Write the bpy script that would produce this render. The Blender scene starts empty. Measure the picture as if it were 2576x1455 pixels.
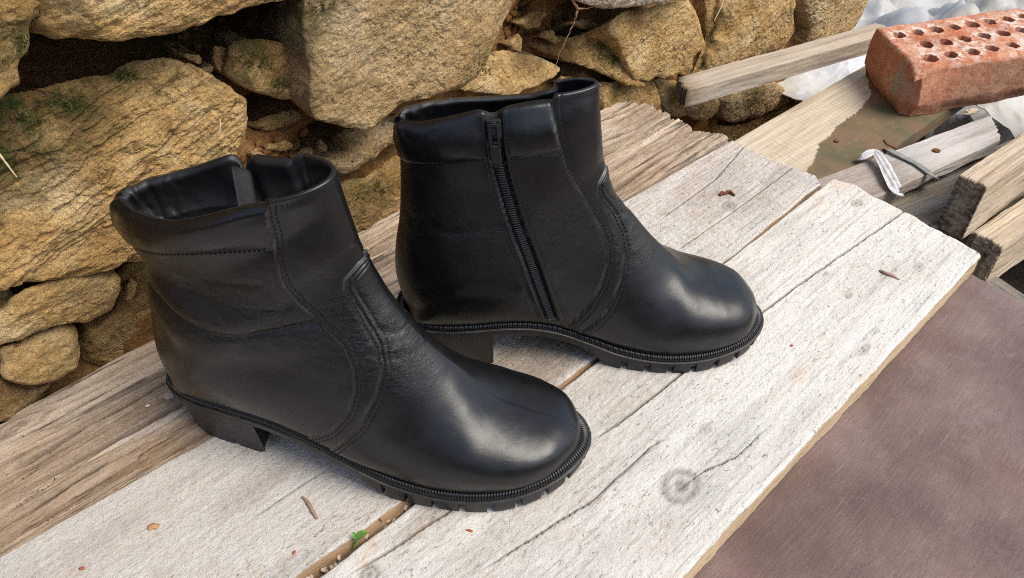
import bpy, math, random
import numpy as np
from mathutils import Vector, Matrix
from mathutils.bvhtree import BVHTree

# ------------------------------------------------------------------ camera, sky, sun, exposure
C = bpy.context.scene
COL = C.collection
F_PX, PITCH, CAM_H = 1946.0, math.radians(41.0), 0.43
cam_d = bpy.data.cameras.new('camera'); cam = bpy.data.objects.new('camera', cam_d); COL.objects.link(cam)
cam.location = (0, 0, CAM_H); cam.rotation_euler = (math.pi/2 - PITCH, 0, 0)
cam_d.sensor_width = 36.0; cam_d.lens = 36.0 * F_PX / 2576.0
cam_d.clip_start = 0.01; cam_d.clip_end = 200.0
cam_d.dof.use_dof = True; cam_d.dof.focus_distance = 0.56; cam_d.dof.aperture_fstop = 30.0
C.camera = cam
C.cycles.pixel_filter_type = 'BLACKMAN_HARRIS'; C.cycles.filter_width = 1.0
C.cycles.use_denoising = False
C.cycles.max_bounces = 5; C.cycles.diffuse_bounces = 3; C.cycles.sample_clamp_indirect = 3.0

SUN_EL, SUN_AZ = math.radians(55), math.radians(114)      # azimuth clockwise from +Y
world = bpy.data.worlds.new('World'); C.world = world; world.use_nodes = True
wn, wl = world.node_tree.nodes, world.node_tree.links
bg = wn['Background']; sky = wn.new('ShaderNodeTexSky'); sky.sky_type = 'NISHITA'
sky.sun_disc = False; sky.sun_elevation = SUN_EL; sky.sun_rotation = SUN_AZ
sky.air_density = 1.0; sky.dust_density = 1.5; sky.ozone_density = 1.0
hs = wn.new('ShaderNodeHueSaturation'); hs.inputs['Saturation'].default_value = 0.8
wl.new(sky.outputs[0], hs.inputs['Color']); wl.new(hs.outputs[0], bg.inputs[0]); bg.inputs[1].default_value = 0.15
sun_d = bpy.data.lights.new('sun', 'SUN'); sun = bpy.data.objects.new('sun', sun_d); COL.objects.link(sun)
sun_d.energy = 2.6; sun_d.angle = math.radians(36); sun_d.color = (1.0, 0.90, 0.76)
sd = Vector((math.sin(SUN_AZ)*math.cos(SUN_EL), math.cos(SUN_AZ)*math.cos(SUN_EL), math.sin(SUN_EL)))
sun.rotation_euler = sd.to_track_quat('Z', 'Y').to_euler(); sun.location = (1, -1, 3)
C.view_settings.view_transform = 'Standard'; C.view_settings.look = 'None'
C.view_settings.exposure = 0.60; C.view_settings.gamma = 1.0; C.view_settings.use_curve_mapping = False

# ------------------------------------------------------------------ pixel -> place helpers
cP, sP = math.cos(PITCH), math.sin(PITCH)
def ray(px, py):
    dx, dy = (px-1288)/F_PX, (727.5-py)/F_PX
    return np.array((dx, cP+dy*sP, -sP+dy*cP))
def onz(px, py, z=0.0):
    r = ray(px, py); t = (CAM_H-z)/-r[2]
    return np.array((r[0]*t, r[1]*t, z))
EA = math.radians(44.3)
EU = np.array((math.cos(EA), math.sin(EA), 0.0)); EV = np.array((-math.sin(EA), math.cos(EA), 0.0))
def uv(px, py, z=0.0):
    p = onz(px, py, z); return float(p@EU), float(p@EV)
WALL_V = 0.520
def onwall(px, py, off=0.0):       # -> (u, z) on the plane off metres in front of the wall plane
    r = ray(px, py); t = (WALL_V-off)/float(r@EV)
    p = r*t + np.array((0, 0, CAM_H))
    return float(p@EU), float(p[2])

# ------------------------------------------------------------------ numpy noise
_rng = np.random.RandomState(7)
_perm = _rng.permutation(256); _perm = np.concatenate([_perm, _perm, _perm])
_grad = _rng.normal(size=(256, 3)); _grad /= np.linalg.norm(_grad, axis=1)[:, None]
def pn(P):
    P = np.asarray(P, dtype=np.float64); I = np.floor(P).astype(np.int64); f = P-I; I &= 255
    w = f*f*f*(f*(f*6-15)+10); out = 0
    for i in (0, 1):
        for j in (0, 1):
            for k in (0, 1):
                h = _perm[_perm[_perm[(I[..., 0]+i) & 255]+((I[..., 1]+j) & 255)]+((I[..., 2]+k) & 255)]
                g = _grad[h]
                d = g[..., 0]*(f[..., 0]-i)+g[..., 1]*(f[..., 1]-j)+g[..., 2]*(f[..., 2]-k)
                out = out + d*(w[..., 0] if i else 1-w[..., 0])*(w[..., 1] if j else 1-w[..., 1])*(w[..., 2] if k else 1-w[..., 2])
    return out*1.6
def fbm(P, octs=4, lac=2.03, gain=0.5, ridged=False):
    P = np.asarray(P, dtype=np.float64); a, s, tot = 1.0, 0, 0
    for o in range(octs):
        n = pn(P+o*17.3)
        s = s+a*((1-2*np.abs(n)) if ridged else n); tot += a; a *= gain; P = P*lac
    return s/tot
def sstep(a, b, x):
    t = np.clip((x-a)/(b-a), 0, 1); return t*t*(3-2*t)
def catmull(keys, t):              # keys (n,k), t in [0,n-1]
    K = np.asarray(keys, float); n = len(K); i = np.clip(np.floor(t).astype(int), 0, n-2); f = (t-i)[:, None]
    p0, p1, p2, p3 = K[np.maximum(i-1, 0)], K[i], K[i+1], K[np.minimum(i+2, n-1)]
    return 0.5*((2*p1)+(-p0+p2)*f+(2*p0-5*p1+4*p2-p3)*f**2+(-p0+3*p1-3*p2+p3)*f**3)
def seg_dist(P, pts):              # distance of 2D points (N,2) to a polyline
    P = np.asarray(P, float); best = np.full(len(P), 1e9)
    for a, b in zip(pts[:-1], pts[1:]):
        a = np.asarray(a, float); b = np.asarray(b, float); d = b-a; L = max(d@d, 1e-12)
        t = np.clip(((P-a)@d)/L, 0, 1); best = np.minimum(best, np.hypot(*(P-a-t[:, None]*d).T))
    return best

# ------------------------------------------------------------------ object helpers
def mesh_obj(name, V, Fc, mat, parent=None, smooth=True, masks=None, normals=None, sharp=None, loc=None):
    me = bpy.data.meshes.new(name)
    V = np.asarray(V, dtype=np.float64).reshape(-1, 3)
    if isinstance(Fc, np.ndarray) and Fc.ndim == 2:
        nf, k = Fc.shape
        me.vertices.add(len(V)); me.vertices.foreach_set('co', V.ravel())
        me.loops.add(nf*k); me.loops.foreach_set('vertex_index', Fc.astype(np.int32).ravel())
        me.polygons.add(nf); me.polygons.foreach_set('loop_start', (np.arange(nf)*k).astype(np.int32))
        me.update(calc_edges=True)
    else:
        me.from_pydata(V.tolist(), [], [list(map(int, f)) for f in Fc])
    me.polygons.foreach_set('use_smooth', [bool(smooth)]*len(me.polygons))
    if mat is not None: me.materials.append(mat)
    if masks is not None:
        ca = me.color_attributes.new(name='mask', type='FLOAT_COLOR', domain='POINT')
        m4 = np.ones((len(V), 4), np.float32); m4[:, :masks.shape[1]] = masks
        ca.data.foreach_set('color', m4.ravel())
    if normals is not None:
        me.normals_split_custom_set_from_vertices([tuple(n) for n in normals])
    if sharp is not None: me.set_sharp_from_angle(angle=math.radians(sharp))
    me.update()
    o = bpy.data.objects.new(name, me); COL.objects.link(o)
    if parent is not None: o.parent = parent
    if loc is not None: o.location = loc
    return o
def thing(name, label, cat, loc=(0, 0, 0), rotz=0.0, group=None):
    o = bpy.data.objects.new(name, None); COL.objects.link(o); o.location = loc; o.rotation_euler = (0, 0, rotz)
    o.empty_display_size = 0.02
    return tag(o, label, cat, group)
def tag(o, label, cat, group=None):
    o['label'] = label; o['category'] = cat
    if group: o['group'] = group
    return o
def grid_faces(n, m, wrap=False, flip=False):
    i = np.arange(n-1)[:, None]; j = np.arange(m if wrap else m-1)[None, :]; j2 = (j+1) % m
    f = np.stack([i*m+j, i*m+j2, (i+1)*m+j2, (i+1)*m+j], -1).reshape(-1, 4)
    return f[:, ::-1].copy() if flip else f
class MB:                          # collects small shapes into one mesh
    def __init__(s): s.V = []; s.F = []
    def add(s, V, Fc):
        b = len(s.V); s.V += [tuple(v) for v in V]; s.F += [[b+int(i) for i in f] for f in Fc]
    def box(s, c, X, Y, Z, bev=0.0):     # centre and three half vectors
        c, X, Y, Z = (np.array(a, float) for a in (c, X, Y, Z))
        if bev <= 0:
            V = [c+i*X+j*Y+k*Z for k in (-1, 1) for j in (-1, 1) for i in (-1, 1)]
            s.add(V, [(0, 2, 3, 1), (4, 5, 7, 6), (0, 1, 5, 4), (2, 6, 7, 3), (0, 4, 6, 2), (1, 3, 7, 5)]); return
        lx, ly, lz = (np.linalg.norm(a) for a in (X, Y, Z)); bx, by, bz = (1-bev/l for l in (lx, ly, lz))
        V = []
        for k, kx in ((-1, 1), (-bz, 0), (bz, 0), (1, 1)):
            sx, sy = (bx, by) if kx else (1, 1)
            for (i, j) in ((-sx, -sy*by if not kx else -sy), (-sx*(bx if not kx else 1), -sy), (sx*(bx if not kx else 1), -sy), (sx, -sy*by if not kx else -sy),
                           (sx, sy*by if not kx else sy), (sx*(bx if not kx else 1), sy), (-sx*(bx if not kx else 1), sy), (-sx, sy*by if not kx else sy)):
                V.append(c+i*X+j*Y+k*Z)
        Fc = []
        for r in range(3):
            for q in range(8): Fc.append((r*8+q, r*8+(q+1) % 8, (r+1)*8+(q+1) % 8, (r+1)*8+q))
        Fc.append(tuple(range(7, -1, -1))); Fc.append(tuple(range(24, 32)))
        s.add(V, Fc)
    def tube(s, pts, rad, n=6, cap=True):
        pts = [np.array(p, float) for p in pts]; R = rad if hasattr(rad, '__len__') else [rad]*len(pts)
        V = []; up = np.array((0.31, 0.17, 0.93))
        for i, p in enumerate(pts):
            t = pts[min(i+1, len(pts)-1)]-pts[max(i-1, 0)]; t = t/(np.linalg.norm(t)+1e-12)
            a = np.cross(t, up); a /= np.linalg.norm(a)+1e-12; b = np.cross(t, a)
            for k in range(n):
                q = 2*math.pi*k/n; V.append(p+R[i]*(math.cos(q)*a+math.sin(q)*b))
        Fc = []
        for i in range(len(pts)-1):
            for k in range(n): Fc.append((i*n+k, i*n+(k+1) % n, (i+1)*n+(k+1) % n, (i+1)*n+k))
        if cap: Fc.append(tuple(range(n-1, -1, -1))); Fc.append(tuple((len(pts)-1)*n+k for k in range(n)))
        s.add(V, Fc)
    def obj(s, name, mat, parent=None, smooth=True, sharp=35): return mesh_obj(name, s.V, s.F, mat, parent, smooth, sharp=sharp)

# ------------------------------------------------------------------ materials
class NT:
    def __init__(s, name):
        s.m = bpy.data.materials.new(name); s.m.use_nodes = True; s.n = s.m.node_tree.nodes; s.l = s.m.node_tree.links
        s.b = s.n['Principled BSDF']
    def link(s, a, b): s.l.new(a, b)
    def val(s, sock, v):
        if hasattr(v, 'is_linked') or isinstance(v, bpy.types.NodeSocket): s.l.new(v, sock)
        else: sock.default_value = v
    def coords(s, scale=(1, 1, 1), loc=(0, 0, 0), rot=(0, 0, 0)):
        t = s.n.new('ShaderNodeTexCoord'); mp = s.n.new('ShaderNodeMapping')
        mp.inputs['Scale'].default_value = scale; mp.inputs['Location'].default_value = loc; mp.inputs['Rotation'].default_value = rot
        s.l.new(t.outputs['Object'], mp.inputs[0]); return mp.outputs[0]
    def noise(s, vec, scale, detail=4, rough=0.55, dist=0.0):
        t = s.n.new('ShaderNodeTexNoise'); s.l.new(vec, t.inputs['Vector']); t.inputs['Scale'].default_value = scale
        t.inputs['Detail'].default_value = detail; t.inputs['Roughness'].default_value = rough; t.inputs['Distortion'].default_value = dist
        return t.outputs[0]
    def voro(s, vec, scale, feat='F1'):
        t = s.n.new('ShaderNodeTexVoronoi'); t.feature = feat; s.l.new(vec, t.inputs['Vector']); t.inputs['Scale'].default_value = scale
        return t.outputs['Distance']
    def ramp(s, x, stops):
        r = s.n.new('ShaderNodeValToRGB'); s.l.new(x, r.inputs[0]); e = r.color_ramp.elements
        while len(e) < len(stops): e.new(0.5)
        for q, (p, c) in zip(e, stops):
            q.position = p; q.color = (c, c, c, 1) if not hasattr(c, '__len__') else (*c, 1)
        return r.outputs[0]
    def mix(s, f, a, b, mode='MIX'):
        m = s.n.new('ShaderNodeMix'); m.data_type = 'RGBA'; m.blend_type = mode
        s.val(m.inputs[0], f)
        for k, v in ((6, a), (7, b)):
            if isinstance(v, tuple): v = (*v, 1) if len(v) == 3 else v
            s.val(m.inputs[k], v)
        return m.outputs[2]
    def math(s, op, a, b=0.0):
        m = s.n.new('ShaderNodeMath'); m.operation = op; s.val(m.inputs[0], a); s.val(m.inputs[1], b); return m.outputs[0]
    def mask(s):
        a = s.n.new('ShaderNodeAttribute'); a.attribute_name = 'mask'; q = s.n.new('ShaderNodeSeparateColor')
        s.l.new(a.outputs['Color'], q.inputs[0]); return q.outputs[0], q.outputs[1], q.outputs[2]
    def bump(s, h, dist, strength=1.0, prev=None):
        b = s.n.new('ShaderNodeBump'); b.inputs['Distance'].default_value = dist; b.inputs['Strength'].default_value = strength
        s.l.new(h, b.inputs['Height'])
        if prev is not None: s.l.new(prev, b.inputs['Normal'])
        return b.outputs[0]
    def out(s, col=None, rough=None, nrm=None, spec=None):
        if col is not None:
            if isinstance(col, tuple): col = (*col, 1)
            s.val(s.b.inputs['Base Color'], col)
        if rough is not None: s.val(s.b.inputs['Roughness'], rough)
        if nrm is not None: s.l.new(nrm, s.b.inputs['Normal'])
        if spec is not None: s.b.inputs['Specular IOR Level'].default_value = spec
        return s.m

def stone_material(name, c1, c2, c3, seed):
    t = NT(name); v = t.coords(loc=(seed*1.7, seed*2.3, seed)); vs = t.coords(scale=(1, 1, 3.2), loc=(seed, 0, 0), rot=(0, 0.30, 0))
    base = t.ramp(t.noise(v, 22, 8, 0.68), [(0.34, c2), (0.50, c1), (0.66, c3)])
    streak = t.ramp(t.noise(vs, 55, 7, 0.7, 0.6), [(0.38, 0.30), (0.52, 1.0)])
    base = t.mix(0.65, base, t.mix(1.0, base, streak, 'MULTIPLY'))
    rust = t.ramp(t.noise(v, 9, 5, 0.6), [(0.48, 0.0), (0.68, 0.65)])
    base = t.mix(rust, base, (0.56, 0.31, 0.10))
    grey = t.ramp(t.noise(v, 6.5, 6, 0.7, 0.4), [(0.54, 0.0), (0.7, 0.42)])
    base = t.mix(grey, base, (0.34, 0.26, 0.185))
    grit = t.ramp(t.noise(v, 420, 3, 0.7), [(0.3, 0.72), (0.62, 1.16)])
    base = t.mix(1.0, base, grit, 'MULTIPLY')
    pit = t.ramp(t.noise(v, 120, 4, 0.6), [(0.30, 0.35), (0.40, 1.0)])
    base = t.mix(1.0, base, pit, 'MULTIPLY')
    moss, dirt, pale = t.mask()
    mn = t.ramp(t.noise(v, 60, 6, 0.75), [(0.40, 0.0), (0.56, 1.0)])
    base = t.mix(t.math('MULTIPLY', dirt, 0.85), base, (0.12, 0.06, 0.022))
    mc = t.ramp(t.noise(v, 260, 3, 0.6), [(0.3, (0.028, 0.035, 0.008)), (0.7, (0.11, 0.12, 0.025))])
    base = t.mix(t.math('MULTIPLY', moss, mn), base, mc)
    h = t.noise(v, 150, 9, 0.75); h2 = t.noise(vs, 70, 9, 0.78, 0.9)
    n = t.bump(h2, 0.0065, 1.0); n = t.bump(h, 0.0050, 1.0, n); n = t.bump(t.noise(v, 900, 3, 0.6), 0.0006, 0.9, n)
    return t.out(base, 0.92, n, 0.25)

def wood_material(name, pale, mid, dark, gscale=1.0, crust=0.0, saw=0.0, bumpd=0.0012, blotch=None, lines=0.0):
    t = NT(name); v = t.coords()
    g1 = t.noise(t.coords(scale=(3, 60*gscale, 60)), 1.0, 9, 0.66, 0.35)
    g2 = t.noise(t.coords(scale=(14, 420*gscale, 300), loc=(3, 1, 2)), 1.0, 5, 0.6)
    base = t.ramp(g1, [(0.33, dark), (0.47, mid), (0.62, pale)])
    base = t.mix(1.0, base, t.ramp(g2, [(0.36, 0.66), (0.5, 1.0)]), 'MULTIPLY')
    if lines:
        ln = t.ramp(t.noise(t.coords(scale=(4.5, 190, 120), loc=(2, 7, 3)), 1.0, 4, 0.62, 0.3), [(0.375, 0.08), (0.42, 1.0)])
        base = t.mix(lines, base, t.mix(1.0, base, ln, 'MULTIPLY'))
        br = t.ramp(t.noise(t.coords(scale=(3, 22, 10), loc=(1, 2, 8)), 1.0, 6, 0.65), [(0.50, 0.0), (0.66, 0.75)])
        base = t.mix(t.math('MULTIPLY', br, lines), base, (0.20, 0.125, 0.07))
    bl = t.noise(v, 11, 6, 0.65)
    base = t.mix(t.ramp(bl, [(0.42, 0.0), (0.68, 0.6)]), base, blotch or mid)
    if crust:
        cr = t.ramp(t.noise(v, 90, 10, 0.78), [(0.44, 0.0), (0.53, 1.0)])
        cr = t.math('MULTIPLY', cr, t.ramp(t.noise(v, 13, 5, 0.6), [(0.38, 0.25), (0.6, 1.0)]))
        base = t.mix(t.math('MULTIPLY', cr, crust), base, (0.66, 0.65, 0.62))
        fleck = t.ramp(t.noise(t.coords(scale=(1, 2.2, 1), loc=(5, 5, 5)), 170, 6, 0.75, 1.2), [(0.375, 0.34), (0.42, 1.0)])
        base = t.mix(0.9, base, t.mix(1.0, base, fleck, 'MULTIPLY'))
        stn = t.ramp(t.noise(t.coords(scale=(0.6, 2.2, 1), loc=(2, 9, 4)), 9, 7, 0.7), [(0.36, 0.78), (0.54, 1.0)]); base = t.mix(1.0, base, stn, 'MULTIPLY')
        sc_ = t.ramp(t.noise(t.coords(scale=(9, 160, 100), loc=(6, 6, 1)), 1.0, 6, 0.7, 0.5), [(0.33, 0.45), (0.38, 1.0)]); base = t.mix(0.5, base, t.mix(1.0, base, sc_, 'MULTIPLY'))
        rust = t.ramp(t.noise(t.coords(loc=(9, 4, 1)), 26, 5, 0.6), [(0.6, 0.0), (0.75, 0.5)])
        base = t.mix(rust, base, (0.52, 0.33, 0.20))
    dirt, knot, alt = t.mask()
    base = t.mix(t.math('MULTIPLY', alt, t.ramp(t.noise(v, 240, 4, 0.7), [(0.2, 0.6), (0.5, 1.0)])), base, (0.62, 0.60, 0.56))
    base = t.mix(t.math('MULTIPLY', dirt, t.ramp(t.noise(v, 150, 5, 0.7), [(0.3, 0.4), (0.55, 1.0)])), base, (0.20, 0.135, 0.08))
    base = t.mix(knot, base, (0.075, 0.055, 0.042))
    h = t.noise(t.coords(scale=(6, 260*gscale, 200)), 1.0, 6, 0.7)
    n = t.bump(h, bumpd, 0.9); n = t.bump(t.noise(v, 330, 7, 0.75), bumpd*(2.2 if crust else 0.5), 0.9, n)
    if saw:
        w = t.n.new('ShaderNodeTexWave'); w.bands_direction = 'X'; t.l.new(t.coords(rot=(0, 0, 0.2)), w.inputs['Vector'])
        w.inputs['Scale'].default_value = 38; w.inputs['Distortion'].default_value = 2.5; w.inputs['Detail'].default_value = 3
        w.inputs['Detail Scale'].default_value = 3
        n = t.bump(w.outputs['Fac'], 0.0007*saw, 0.6, n)
    return t.out(base, 0.85, n, 0.25)

def leather_material(name, col=(0.0045, 0.0043, 0.0046), rough=0.32, grain=0.8):
    t = NT(name); v = t.coords()
    n1 = t.noise(v, 1500, 3, 0.6); big = t.noise(v, 42, 4, 0.5)
    wm_, edge_, _ = t.mask()
    n = t.bump(big, 0.0012, 0.25)
    def lines(vec, sc, lo):
        x = t.math('ABSOLUTE', t.math('SUBTRACT', t.noise(vec, sc, 5, 0.6, 1.2), 0.5)); return t.ramp(x, [(0.0, 0.0), (lo, 1.0)])
    l1 = lines(t.coords(scale=(1, 1, 3.4), rot=(0, 0.18, 0)), 75, 0.035); l2 = lines(t.coords(scale=(1.6, 1, 3.2), rot=(0, -0.35, 0), loc=(3, 1, 2)), 60, 0.03)
    h = t.mix(wm_, (1, 1, 1), t.mix(1.0, l1, l2, 'MULTIPLY'))
    n = t.bump(h, 0.00028, 0.5*grain, n)
    n = t.bump(t.noise(t.coords(scale=(1, 1, 2.2)), 210, 5, 0.6, 0.8), 0.00022, 0.5*grain, n)
    n = t.bump(n1, 0.00008, 0.7*grain, n)
    r = t.ramp(t.noise(v, 60, 5, 0.6), [(0.3, rough-0.05), (0.7, rough+0.09)])
    dust = t.ramp(t.noise(v, 900, 2, 0.5), [(0.74, 0.0), (0.78, 0.6)])
    c = t.mix(dust, col, (0.10, 0.10, 0.10)); c = t.mix(edge_, c, (0.075, 0.073, 0.070))
    t.b.inputs['Specular Tint'].default_value = (0.94, 0.97, 1.0, 1)
    return t.out(c, r, n, 0.50)

M = {}
M['leather'] = leather_material('black_leather')
M['collar'] = leather_material('soft_black_leather', rough=0.28)
M['lining'] = leather_material('black_lining', (0.008, 0.008, 0.009), 0.5, 1.5)
def plain(name, col, rough, bump=None, spec=0.5, metal=0.0):
    t = NT(name); v = t.coords(); c = t.mix(t.ramp(t.noise(v, 200, 4), [(0.35, 0.0), (0.65, 1.0)]), tuple(a*0.8 for a in col), tuple(min(a*1.2, 1) for a in col))
    n = t.bump(t.noise(v, bump[0], 5, 0.65), bump[1], 0.8) if bump else None
    t.b.inputs['Metallic'].default_value = metal
    return t.out(c, rough, n, spec)
M['suede'] = plain('dark_suede', (0.013, 0.0135, 0.016), 0.85, (900, 0.0005))
def dusty_rubber():
    t = NT('dusty_black_rubber'); v = t.coords()
    d = t.ramp(t.noise(v, 60, 7, 0.75), [(0.48, 0.0), (0.72, 0.5)])
    c = t.mix(d, (0.0120, 0.0120, 0.0125), (0.075, 0.066, 0.056))
    return t.out(c, t.ramp(d, [(0.0, 0.42), (0.5, 0.75)]), t.bump(t.noise(v, 700, 5, 0.6), 0.0003, 0.8), 0.4)
M['sole'] = dusty_rubber()
M['welt'] = plain('black_welt', (0.009, 0.009, 0.011), 0.26)
M['thread'] = plain('black_thread', (0.006, 0.006, 0.007), 0.8, None, 0.25)
M['tape'] = plain('zip_tape', (0.007, 0.007, 0.008), 0.75, (2500, 0.0003))
M['coil'] = plain('zip_coil', (0.010, 0.010, 0.011), 0.22)
M['slider'] = plain('black_metal', (0.012, 0.013, 0.015), 0.22)
M['rust'] = plain('rusty_iron', (0.13, 0.045, 0.02), 0.85, (600, 0.0006), 0.3)

stone_mats = [stone_material('ochre_stone_%d' % i, *c, i+1) for i, c in enumerate([
    ((0.76, 0.50, 0.205), (0.58, 0.36, 0.135), (0.88, 0.67, 0.36)),
    ((0.70, 0.49, 0.245), (0.54, 0.36, 0.175), (0.82, 0.62, 0.37)),
    ((0.62, 0.38, 0.145), (0.42, 0.25, 0.085), (0.76, 0.53, 0.25)),
    ((0.74, 0.50, 0.22), (0.57, 0.36, 0.145), (0.84, 0.64, 0.35)),
    ((0.56, 0.46, 0.34), (0.40, 0.32, 0.23), (0.70, 0.61, 0.48))])]
def earth_mat():
    t = NT('dry_red_earth'); v = t.coords()
    c = t.ramp(t.noise(v, 30, 8, 0.7), [(0.32, (0.12, 0.055, 0.02)), (0.5, (0.26, 0.13, 0.048)), (0.68, (0.42, 0.25, 0.11))])
    c = t.mix(1.0, c, t.ramp(t.noise(v, 350, 4, 0.7), [(0.3, 0.6), (0.6, 1.15)]), 'MULTIPLY')
    moss, dark, _ = t.mask()
    c = t.mix(t.math('MULTIPLY', moss, t.ramp(t.noise(v, 55, 6, 0.7), [(0.42, 0.0), (0.55, 1.0)])), c, (0.055, 0.062, 0.014))
    c = t.mix(dark, c, (0.03, 0.016, 0.009))
    n = t.bump(t.noise(v, 90, 9, 0.72), 0.006, 1.0); n = t.bump(t.noise(v, 600, 4, 0.7), 0.001, 1.0, n)
    return t.out(c, 0.95, n, 0.1)
M['earth'] = earth_mat()

# ------------------------------------------------------------------ the setting: ground
def ground():
    n = 60; r = np.concatenate([np.linspace(0, 1.8, 40), np.geomspace(2, 60, 20)]); th = np.linspace(0, 2*math.pi, 96, endpoint=False)
    X = r[:, None]*np.cos(th); Y = r[:, None]*np.sin(th)+0.8
    Z = -0.30+0.03*fbm(np.stack([X*3, Y*3, X*0], -1), 4)
    Z = np.where(r[:, None] > 3, -0.30, Z)
    t = NT('bare_earth_ground'); v = t.coords()
    c = t.ramp(t.noise(v, 9, 8, 0.7), [(0.35, (0.10, 0.065, 0.04)), (0.65, (0.27, 0.20, 0.135))])
    m = t.out(c, 0.95, t.bump(t.noise(v, 60, 8, 0.7), 0.01), 0.1)
    o = mesh_obj('ground', np.stack([X, Y, Z], -1), grid_faces(len(r), 96, True), m); o['kind'] = 'structure'
ground()

# added unseen wall behind the camera, giving the leather something dark to reflect
def added_reflection_wall():
    t = NT('dull_render'); v = t.coords()
    m = t.out(t.ramp(t.noise(v, 2, 6), [(0.3, (0.085, 0.075, 0.062)), (0.7, (0.14, 0.125, 0.105))]), 0.95, t.bump(t.noise(v, 30, 6), 0.01), 0.1)
    mb = MB(); mb.box((0, -4.2, 0.60), (7, 0, 0), (0, 0.15, 0), (0, 0, 0.9), 0.02)
    o = mb.obj('added_reflection_wall', m, None, sharp=35); tag(o, 'plain dull wall added out of view behind the camera for the leather to reflect', 'wall')
added_reflection_wall()

# ------------------------------------------------------------------ stone wall
wall = thing('stone_wall', 'dry stone wall of rough ochre blocks and earth behind the planks and boots', 'wall', tuple(EV*WALL_V), EA)
# wall-local frame: x along the wall, y away from the camera, z up
def smooth_poly(p, N):
    p = np.asarray(p, float)
    q = np.roll(p, -1, 0); p = np.stack([p*0.85+q*0.15, p*0.15+q*0.85], 1).reshape(-1, 2)
    c = np.vstack([p, p[:1]]); L = np.concatenate([[0], np.cumsum(np.hypot(*np.diff(c, axis=0).T))])
    s = np.linspace(0, L[-1], N, endpoint=False)
    return np.stack([np.interp(s, L, c[:, 0]), np.interp(s, L, c[:, 1])], -1)
def stone(px, off=0.02, thick=0.10, seed=1, mat=0, amp=1.0, edge=0.0085, strata=0.4, tilt=(0, 0), facets=4, moss=(), dirt=(), NA=None, world_pts=None, pale=None):
    rs = np.random.RandomState(seed)
    P = np.array(world_pts) if world_pts is not None else np.array([onwall(x, y, off) for x, y in px])
    size = max(np.ptp(P[:, 0]), np.ptp(P[:, 1]))
    if NA is None: NA = int(np.clip(size/0.0016*2.2, 70, 420))
    NR = max(16, NA//4)
    B = smooth_poly(P, NA); c = B.mean(0)
    B = B+(0.0034*amp)*np.stack([fbm(np.stack([B[:, 0]*60, B[:, 1]*60, B[:, 0]*0+seed], -1), 4), fbm(np.stack([B[:, 0]*60, B[:, 1]*60, B[:, 0]*0+seed+9], -1), 4)], -1)
    r = np.linspace(0, 1, NR)**0.9
    UV = c+(B-c)[None]*r[:, None, None]
    flat = UV.reshape(-1, 2)
    d = seg_dist(flat, np.vstack([B[::max(1, NA//90)], B[:1]])).reshape(NR, NA)
    e = min(edge, size*0.22)
    q = 1-np.clip(d/e, 0, 1); W = -e*0.8*(1-np.sqrt(np.clip(1-q*q, 0, 1)))*(0.5+0.9*np.abs(fbm(np.stack([UV[..., 0]*25, UV[..., 1]*25, UV[..., 0]*0+seed], -1), 3)))
    U = UV-c
    W = W+tilt[0]*U[..., 0]+tilt[1]*U[..., 1]
    for k in range(facets):
        a = rs.uniform(0, 2*math.pi); sl = rs.uniform(0.25, 0.75); h0 = rs.uniform(0.45, 0.9)*size*0.5
        W = np.minimum(W+0, W+0*U[..., 0]+np.minimum(0, sl*(h0-(U[..., 0]*math.cos(a)+U[..., 1]*math.sin(a)))) )
    # side rings going back
    NB = max(6, NR//5); back = np.linspace(0, 1, NB+1)[1:]**1.3
    sideW = W[-1][None]-(thick)*back[:, None]
    sc = 1-0.16*back*back
    sideUV = c+(B-c)[None]*sc[:, None, None]
    upf = np.clip((B[:, 1]-c[1])/(np.ptp(B[:, 1])*0.5), 0, 1)
    sideUV[..., 1] -= thick*0.75*back[:, None]*upf[None]
    UVa = np.concatenate([UV, sideUV]); Wa = np.concatenate([W, sideW])
    X = np.stack([UVa[..., 0], -(off+Wa), UVa[..., 1]], -1)
    # displacement
    Q = X+seed*3.1
    ca, sa = math.cos(0.30), math.sin(0.30)
    S = np.stack([Q[..., 0]*ca+Q[..., 2]*sa, Q[..., 1], -Q[..., 0]*sa+Q[..., 2]*ca], -1)
    n1 = fbm(Q*16, 3); n2 = 0.6*fbm(Q*48, 5, gain=0.64)+0.5*(fbm(Q*34+3, 4, gain=0.6, ridged=True)-0.3); n3 = fbm(Q*150, 4, gain=0.6, ridged=True)
    blk = fbm(Q*26+7, 3); blk = np.round(blk*4)/4*0.75+blk*0.25
    disp = 0.0042*n1+0.0034*n2+0.0024*(n3-0.3)+0.0062*blk
    if strata:
        st = fbm(S*np.array((14, 40, 75)), 5, gain=0.55, ridged=True)
        tr = fbm(S*np.array((7, 20, 30)), 3); tr = np.round(tr*5)/5*0.7+tr*0.3
        disp = disp*0.6+strata*(0.0030*(st-0.2)+0.0065*tr)
    disp = disp*amp*min(1, 0.45+size*3.0)
    X[..., 1] -= disp
    X[..., 0] += 0.35*disp*fbm(Q*30+5, 2)*2; X[..., 2] += 0.5*disp*fbm(Q*30+11, 2)*2
    ce = np.array((c[0], -off, c[1]))
    V = (X-ce).reshape(-1, 3)
    # masks
    mk = np.zeros((len(V), 3), np.float32); A = X.reshape(-1, 3)[:, [0, 2]]
    for j, lst in ((0, moss), (1, dirt)):
        for (mx, my, rad, st) in lst:
            m0 = np.array(onwall(mx, my, off)); dd = np.hypot(*(A-m0).T)
            mk[:, j] = np.maximum(mk[:, j], st*np.clip(1.25-dd/rad+0.6*fbm(np.stack([A[:, 0]*40, A[:, 1]*40, A[:, 0]*0], -1), 3), 0, 1))
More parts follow.
